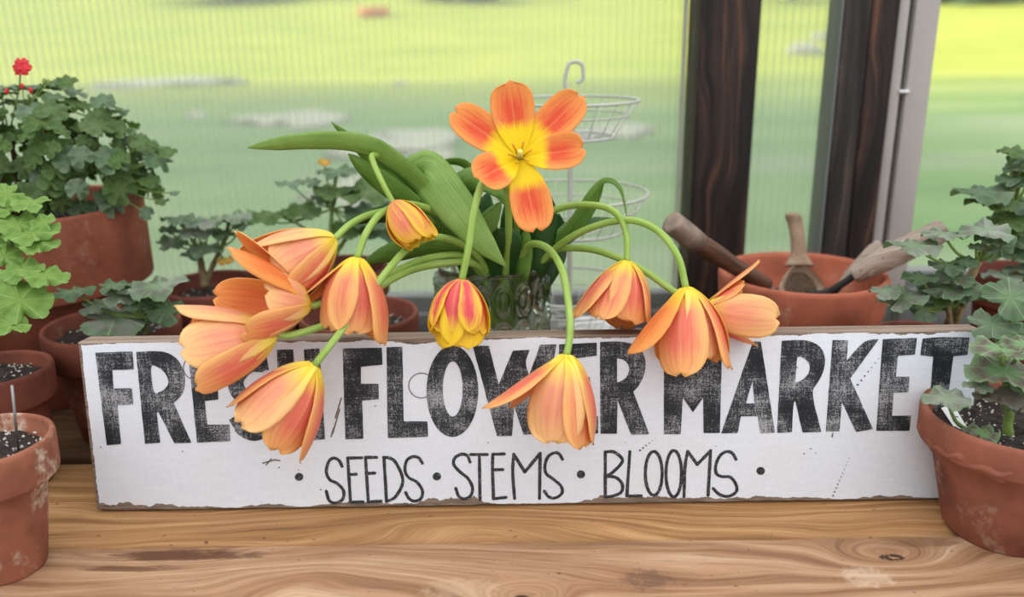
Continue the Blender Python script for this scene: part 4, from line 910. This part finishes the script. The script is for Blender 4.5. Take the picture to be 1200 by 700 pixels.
def petal(root, base, ax, x_, th, a0, am, a1, L, W, mo, mi_, cup=.024, r0_=.002, ruff=1., wtab=WT, side=0, curl=0):
    y_ = ax.cross(x_); rad = x_*math.cos(th)+y_*math.sin(th); tan_ = ax.cross(rad)
    nv, nu = 30, 16; p = base+rad*r0_; V = []; uvs = []; Fc = []; ph = random.uniform(0, 9)
    for j in range(nv+1):
        v = j/nv
        al = a0*(1-v)*(1-2*v)+4*am*v*(1-v)+a1*v*(2*v-1); al = math.radians(al)
        d = rad*math.sin(al)+ax*math.cos(al)+tan_*side*math.sin(v*2)
        d.normalize()
        if j: p = p+d*(L/nv)
        nin = (ax*math.sin(al)-rad*math.cos(al)).normalized(); w_ = W/2*wprof(v, wtab)
        for i in range(nu+1):
            s = -1+2*i/nu; rc = cup*(1+.9*v)/(1+curl*v*abs(s)); fi = s*w_/rc
            q = p+nin*(rc*(1-math.cos(fi)))+tan_*rc*math.sin(fi)
            q = q+nin*(ruff*.0016*(abs(s)**2)*v*math.sin(5.5*v+ph+s*2.2))-d*(.0016*max(0, v-.8)*5*math.exp(-(s/.16)**2)*(math.sin(ph)*.5+.5))-d*(.0012*max(0, v-.85)*6*math.sin(3*s+ph))
            q = q-nin*(.0007*math.exp(-(s/.09)**2)*(1-v*.6))
            V.append(q); uvs.append((i/nu, v))
    for j in range(nv):
        for i in range(nu): a = j*(nu+1)+i; Fc.append((a, a+1, a+nu+2, a+nu+1))
    nf = len(Fc); off = len(V); nn = []
    # second skin (inside of the petal)
    me = []
    for j in range(nv+1):
        for i in range(nu+1):
            a = j*(nu+1)+i; du = V[j*(nu+1)+min(i+1, nu)]-V[j*(nu+1)+max(i-1, 0)]; dv = V[min(j+1, nv)*(nu+1)+i]-V[max(j-1, 0)*(nu+1)+i]
            k = du.cross(dv); k = k.normalized() if k.length > 1e-12 else ax; me.append(V[a]-k*.0006 if True else 0)
    # orient: inside skin lies toward axis
    c0 = V[(nv//2)*(nu+1)+nu//2]; ci = me[(nv//2)*(nu+1)+nu//2]
    alm = math.radians(am); ninm = ax*math.sin(alm)-rad*math.cos(alm); sgn = 1 if (ci-c0).dot(ninm) > 0 else -1
    if sgn < 0: me = [V[k]*2-me[k] for k in range(len(V))]
    V2 = V+me; F2 = Fc+[tuple(off+k for k in q)[::-1] for q in Fc]; mi2 = [0]*nf+[1]*nf
    rim_ = [j*(nu+1) for j in range(nv+1)]+[nv*(nu+1)+i for i in range(1, nu+1)]+[j*(nu+1)+nu for j in range(nv-1, -1, -1)]
    for a, b in zip(rim_, rim_[1:]): F2.append((a, b, b+off, a+off)); mi2.append(0)
    return mesh('petal', V2, F2, [mo, mi_], root, True, uvs+uvs, mi2)
def stem_at(root, P, r=.0031):
    pts = catmull([at(*q) if not isinstance(q, Vector) else q for q in P], 8); V, Fc = tube(pts, lambda t_: r*(1.12-.2*t_), 14)
    n = 14; uvs = [((i % n)/n*.3, i//n/len(pts)*6) for i in range(len(V))]
    mesh('stem', V, Fc, m_green_stem, root, True, uvs); return pts
LW = [(0, .55), (.1, .62), (.3, .85), (.5, 1.), (.7, .9), (.85, .62), (.95, .28), (1, .02)]
def blade(root, P, W, m, rolls=(0, 0), keel=.25, tab=LW, back=None, wav=.0):
    pts = catmull([at(*q) for q in P], 10); T, _ = frames(pts); n = len(pts); nu = 8; V = []; uvs = []; Fc = []
    lr = len(rolls)-1
    for j, p in enumerate(pts):
        v = j/(n-1); view = (CAMP-p).normalized(); s0 = T[j].cross(view).normalized(); nn = s0.cross(T[j]).normalized()
        k = min(int(v*lr), lr-1); ro = math.radians(rolls[k]+(rolls[k+1]-rolls[k])*(v*lr-k)); sd = s0*math.cos(ro)+nn*math.sin(ro); n2 = T[j].cross(sd)
        w_ = W/2*wprof(v, tab)
        for i in range(nu+1):
            s = -1+2*i/nu; V.append(p+sd*(s*w_)+n2*(keel*w_*(s*s))+n2*(wav*math.sin(v*14+s*2)*abs(s))); uvs.append((i/nu, v*4))
    for j in range(n-1):
        for i in range(nu): a = j*(nu+1)+i; Fc.append((a, a+1, a+nu+2, a+nu+1))
    o = mesh('leaf', V, Fc, m, root, True, uvs); md = o.modifiers.new('s', 'SOLIDIFY'); md.thickness = .0007; md.offset = 0
    return o
random.seed(5)
def tulip(label, stem, L, petals, mo, mi_, tip=None, axis=None, sr=.0031, W=.036, xref=None, cup=.024, nm='tulip'):
    """stem: photo points root->flower; petals (theta, a0, am, a1, lengthfactor, widthfactor[, side])"""
    root = empty(nm, at(*stem[0]) if not isinstance(stem[0], Vector) else stem[0], label, 'tulip')
    pts = stem_at(root, stem, sr); base = pts[-1]
    ax = (at(*tip)-base).normalized() if tip else axis.normalized()
    x = -fv if xref is None else xref; x = (x-ax*x.dot(ax)).normalized()
    for q in petals:
        th, a0, am, a1, lf, wf = q[:6]; sd = q[6] if len(q) > 6 else 0
        petal(root, base-ax*.001, ax, x, math.radians(th), a0, am, a1, L*lf, W*wf, q[7] if len(q) > 7 else mo, q[8] if len(q) > 8 else mi_, cup, side=sd)
    V, Fc = tube([base-ax*.001, base+ax*.010, base+ax*.018], lambda t_: .0022 if t_ < .9 else .0026, 9); mesh('pistil', V, Fc, m_green_stem, root)
    return root
V0 = lambda x, y=382, Y=.12: (x, y, Y)
# 1 open flower facing the viewer
sp = [V0(598), (602, 320, .115), (606, 260, .10), (609, 205, .06), (609, 186, .035)]
root = empty('tulip', at(*sp[0]), 'wide open orange tulip with yellow centre facing forward above the vase', 'tulip'); pts = stem_at(root, sp); b = at(609, 184, .032)
ax = (-fv*1.0+Vector((0, 0, .12))+RV*.02).normalized(); x = (RV-ax*RV.dot(ax)).normalized()
for (an, L, W_, a0, am, a1) in [(99, .058, .037, 70, 78, 62), (44, .067, .033, 70, 82, 72), (2, .052, .032, 60, 72, 55), (283, .060, .035, 75, 92, 84), (216, .046, .034, 50, 66, 40), (148, .062, .032, 72, 80, 66)]:
    petal(root, b, ax, x, math.radians(an), a0, am, a1, L, W_, m_openout, m_open, .030, .003)
V, Fc = tube([b, b+ax*.010, b+ax*.016], .0022, 9); mesh('pistil', V, Fc, simple('pistil_cream', (240, 226, 120), .5), root)
m_anth = simple('stamen_gold', (226, 170, 30), .6)
for k in range(6):
    a = k*PI/3+.2; d = x*math.cos(a)+ax.cross(x)*math.sin(a); V, Fc = tube([b+d*.003, b+d*.006+ax*.008, b+d*.009+ax*.014], lambda t_: .0005+.0007*t_, 7); mesh('stamen', V, Fc, m_anth, root)
# leaves of the open tulip
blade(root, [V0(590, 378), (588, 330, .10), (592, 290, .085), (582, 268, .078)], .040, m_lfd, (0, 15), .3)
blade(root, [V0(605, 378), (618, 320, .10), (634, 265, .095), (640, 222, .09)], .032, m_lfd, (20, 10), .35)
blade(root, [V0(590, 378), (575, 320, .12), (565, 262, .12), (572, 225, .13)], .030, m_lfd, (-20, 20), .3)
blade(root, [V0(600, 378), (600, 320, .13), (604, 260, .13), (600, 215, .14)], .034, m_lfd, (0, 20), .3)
# 2 bud
r = tulip('yellow and pink tulip bud hanging highest at left on a looped stem', [V0(575), (560, 330, .115), (530, 280, .12), (490, 225, .12), (455, 190, .085), (437, 182, .05), (438, 192, .042), (450, 218, .035), (461, 238, .03)],
      .046, [(0, 62, 14, -22, 1.0, .95), (120, 62, 14, -24, 1.0, .95), (240, 62, 14, -20, 1.05, .95), (60, 55, 12, -18, .95, .9), (180, 55, 10, -18, .95, .9), (300, 58, 14, -12, 1.06, .9)], m_bud, m_pinkin, tip=(496, 290, .015), sr=.0026, W=.031, cup=.015)
blade(r, [V0(580, 375), (550, 305, .10), (505, 232, .085), (458, 188, .065), (420, 170, .05), (370, 167, .035), (325, 170, .03), (290, 173, .025)], .0205, m_lfl, (10, 25, 40, 30), .3)
blade(r, [V0(578, 375), (556, 305, .10), (505, 262, .085), (462, 226, .07), (432, 202, .06), (408, 180, .055)], .022, m_lf, (20, 30, 10), .4)
blade(r, [V0(578, 375), (540, 300, .12), (490, 238, .10), (440, 190, .085), (388, 143, .07)], .017, m_lf, (10, 10), .4)
# 3 A
r = tulip('peach tulip opening leftward, uppermost of the left-hand cluster', [V0(582), (570, 330, .11), (530, 275, .10), (480, 248, .07), (440, 250, .045), (412, 262, .03), (392, 280, .015)],
      .068, [(0, 62, 20, 6, .9, 1.05, 0, m_pale), (70, 62, 22, -2, 1., .95, 0, m_pale), (130, 60, 26, 14, 1.28, .6), (300, 62, 24, 0, .95, 1.), (240, 60, 26, 6, 1., .9), (185, 60, 20, 6, 1.15, .8)], m_out, m_in, tip=(330, 315, .0), W=.043)
blade(r, [V0(576, 375), (545, 318, .10), (500, 268, .10), (460, 255, .09), (430, 256, .08), (414, 262, .075)], .020, m_lfd, (50, 30), .4)
# 4 B upper
r = tulip('wide orange tulip pointing left in the middle of the left-hand cluster', [V0(578), (572, 340, .11), (548, 303, .09), (505, 302, .06), (460, 320, .03), (410, 345, .01), (372, 357, -.008), (362, 358, -.012)],
      .060, [(95, 62, 36, 30, 1.35, .66, 0, m_pale), (20, 66, 30, 0, .88, .95, 0, m_pale), (60, 60, 26, 18, 1.42, .8, 0, m_in), (270, 60, 34, 20, 1.0, .9), (320, 62, 30, 10, 1.15, .8), (180, 60, 25, 10, 1.3, .8)], m_out, m_in, tip=(290, 352, -.035), W=.045)
# 5 B lower
r = tulip('peach tulip lowest in the left-hand cluster, fanning down over the sign edge', [V0(584), (578, 345, .115), (556, 310, .09), (500, 312, .05), (455, 330, .02), (400, 372, -.01), (345, 392, -.03), (322, 391, -.035)],
      .070, [(80, 60, 28, 14, 1.12, 1.1, 0, m_pale), (10, 62, 22, 4, 1.1, 1.0, 0, m_pale), (320, 60, 26, 16, 1.08, .8), (270, 60, 24, 10, .9, .7), (210, 60, 24, 16, .85, .8), (140, 62, 24, 10, 1., .9)], m_out, m_in, tip=(250, 410, -.05), W=.043)
blade(r, [V0(580, 375), (560, 320, .10), (515, 290, .08), (465, 296, .06), (424, 309, .05)], .024, m_lf, (40, 20), .35)
# 6 C
r = tulip('coral tulip nodding straight down, rightmost of the left-hand cluster', [V0(586), (572, 320, .11), (530, 262, .09), (485, 240, .06), (450, 248, .03), (430, 272, .01), (418, 303, -.003)],
      .064, [(-22, 64, 14, -2, 1.02, 1.1), (38, 62, 14, 0, 1.0, 1.05), (100, 58, 42, 40, 1.15, .85), (160, 60, 26, 8, 1.15, .9, 0, m_in), (215, 62, 20, 6, 1.22, .9, 0, m_in), (280, 62, 22, 0, 1.2, .9)], m_out, m_in, tip=(408, 390, -.015), W=.043)
# 7 D
r = tulip('salmon tulip hanging lowest at left over the word Fresh', [V0(588), (578, 335, .11), (555, 296, .09), (515, 278, .06), (480, 290, .03), (448, 325, -.005), (410, 375, -.03), (368, 429, -.05)],
      .071, [(-45, 60, 16, -2, 1.04, 1.05), (35, 60, 20, 4, 1.02, 1.15, 0, m_pale), (85, 58, 26, 6, 1.06, .8), (140, 60, 24, 8, .95, .9), (200, 60, 24, 4, 1., .9), (270, 60, 26, 2, 1.1, .8)], m_out, m_in, tip=(318, 498, -.062), W=.043)
# 8 E
r = tulip('pink tulip with bright yellow petal edges hanging left of the vase', [V0(588), (592, 330, .10), (596, 270, .08), (594, 222, .055), (580, 208, .035), (566, 214, .02), (556, 245, .005), (549, 290, -.004), (541, 329, -.01)],
      .054, [(14, 78, 16, -4, .92, 1.12), (-62, 76, 18, 2, .9, 1.05), (92, 76, 20, 2, .94, 1.0), (180, 70, 14, 4, 1.05, 1.), (135, 72, 18, 2, 1.02, .9, 0, m_pinkin), (230, 72, 18, 2, 1.02, .9, 0, m_pinkin), (52, 52, 10, 2, 1.08, 1., 0, m_pinkin), (-24, 52, 10, 2, 1.06, 1., 0, m_pinkin)], m_pink, m_pinkin, tip=(537, 400, -.022), W=.043, cup=.022)
blade(r, [V0(584, 375), (560, 320, .12), (525, 250, .115), (498, 208, .10), (503, 206, .085), (530, 238, .065), (562, 280, .05), (593, 313, .045)], .040, m_lfl, (0, 0, 0, -10), .2, [(0, .4), (.3, .7), (.5, 1), (.6, 1.), (.75, .85), (.9, .45), (1, .02)])
blade(r, [V0(582, 375), (560, 320, .13), (540, 262, .12), (538, 222, .11), (560, 208, .10), (585, 222, .09), (594, 242, .09)], .026, m_lf, (0, 40), .3)
blade(r, [V0(586, 375), (552, 325, .115), (556, 292, .105), (570, 262, .10), (588, 236, .10)], .026, m_lfl, (10, 25), .25)
blade(r, [V0(590, 375), (580, 300, .14), (558, 230, .15), (548, 196, .15), (525, 190, .145), (503, 200, .14)], .010, m_lf, (0, 50), .3)
blade(r, [V0(578, 375), (556, 320, .135), (532, 275, .135), (520, 240, .13)], .024, m_lfd, (0, 20), .3)
# 9 F
r = tulip('peach tulip hanging lowest in the centre with one petal flung out left', [V0(596), (606, 330, .10), (618, 290, .08), (640, 290, .045), (658, 315, .015), (666, 355, -.01), (668, 390, -.03), (664, 417, -.042)],
      .068, [(18, 60, 12, -6, 1.08, 1.12, 0, m_pale), (-48, 58, 16, -2, 1.12, .95), (74, 56, 52, 58, 1.12, .6), (120, 58, 40, 22, 1.0, .8), (200, 60, 16, 2, 1.05, 1.), (280, 58, 20, -4, 1.12, .9)], m_out, m_in, tip=(654, 510, -.055), W=.045)
blade(r, [V0(600, 375), (622, 320, .11), (650, 285, .105), (685, 250, .10), (708, 213, .095)], .017, m_lf, (30, 10), .4)
blade(r, [V0(602, 375), (625, 315, .12), (655, 282, .12), (688, 262, .12), (718, 256, .12)], .017, m_lfd, (40, 30), .4)
blade(r, [V0(598, 375), (606, 330, .09), (612, 300, .085), (617, 265, .085)], .020, m_lf, (60, 30), .4)
blade(r, [V0(606, 375), (640, 320, .12), (652, 285, .13), (655, 250, .13)], .024, m_lfd, (10, 0), .3)
# 10 G
r = tulip('coral tulip nodding down between the vase and the garden tools', [V0(600), (612, 320, .12), (630, 262, .10), (660, 243, .085), (700, 241, .07), (724, 252, .055), (734, 275, .045), (735, 307, .035)],
      .056, [(-28, 62, 20, 2, 1.04, 1.12), (35, 60, 26, 12, 1.1, .85), (72, 58, 32, 22, 1.22, .8), (120, 60, 34, 16, 1.15, .85), (195, 60, 24, 10, 1.2, .9), (275, 60, 26, 4, 1.1, .9)], m_out, m_in, tip=(722, 378, .02), W=.043)
blade(r, [V0(600, 375), (640, 300, .10), (668, 262, .09), (695, 222, .085), (712, 210, .08), (728, 222, .078), (735, 256, .076)], .007, m_lf, (10, 60), .4)
# 11 H
r = tulip('orange tulip drooping over the sign top at right, with a broad left petal', [V0(602), (618, 330, .11), (650, 292, .09), (690, 268, .07), (735, 258, .05), (770, 270, .03), (794, 300, .01), (804, 338, -.003)],
      .064, [(80, 58, 46, 40, 1.14, 1.15, 0, m_in, m_in), (30, 58, 20, 10, 1.22, 1.05), (-38, 60, 14, -4, 1.0, .95, 0, m_pale), (150, 60, 26, 10, 1.1, .9), (230, 60, 24, 8, 1.15, .9), (290, 60, 18, 4, 1.2, .8)], m_out, m_in, tip=(812, 420, -.022), W=.043)
# 12 I
r = tulip('peach tulip at far right of the bouquet, petals spread flat to the right', [V0(604), (618, 340, .12), (640, 298, .10), (690, 292, .08), (745, 312, .05), (790, 342, .03), (824, 364, .018)],
      .060, [(275, 52, 48, 40, 1.0, .55, 0, m_out), (0, 60, 22, 8, 1.18, .86, 0, m_pale), (80, 58, 22, 8, .9, .8), (240, 58, 34, 28, .62, .7), (300, 55, 40, 34, .7, .5), (180, 58, 30, 12, .9, .8)], m_out, m_in, tip=(905, 374, .0), W=.043)
# ------------------------------------------------------------------ groups of repeated things
GR = {'tulip': 'tulips drooping from the glass vase', 'potted_geranium': 'potted geraniums on the bench', 'terracotta_pot': 'terracotta pots of bare soil', 'gravel_patch': 'gravel patches on the lawn',
      'lawn_stone': 'pale stones on the lawn', 'shrub': 'shrubs at the far edge of the lawn', 'plant_label': 'white plant labels in the pots'}
for o in SC.objects:
    k = o.name.split('.')[0]
    if o.parent is None and k in GR and o.get('label'): o['group'] = GR[k]
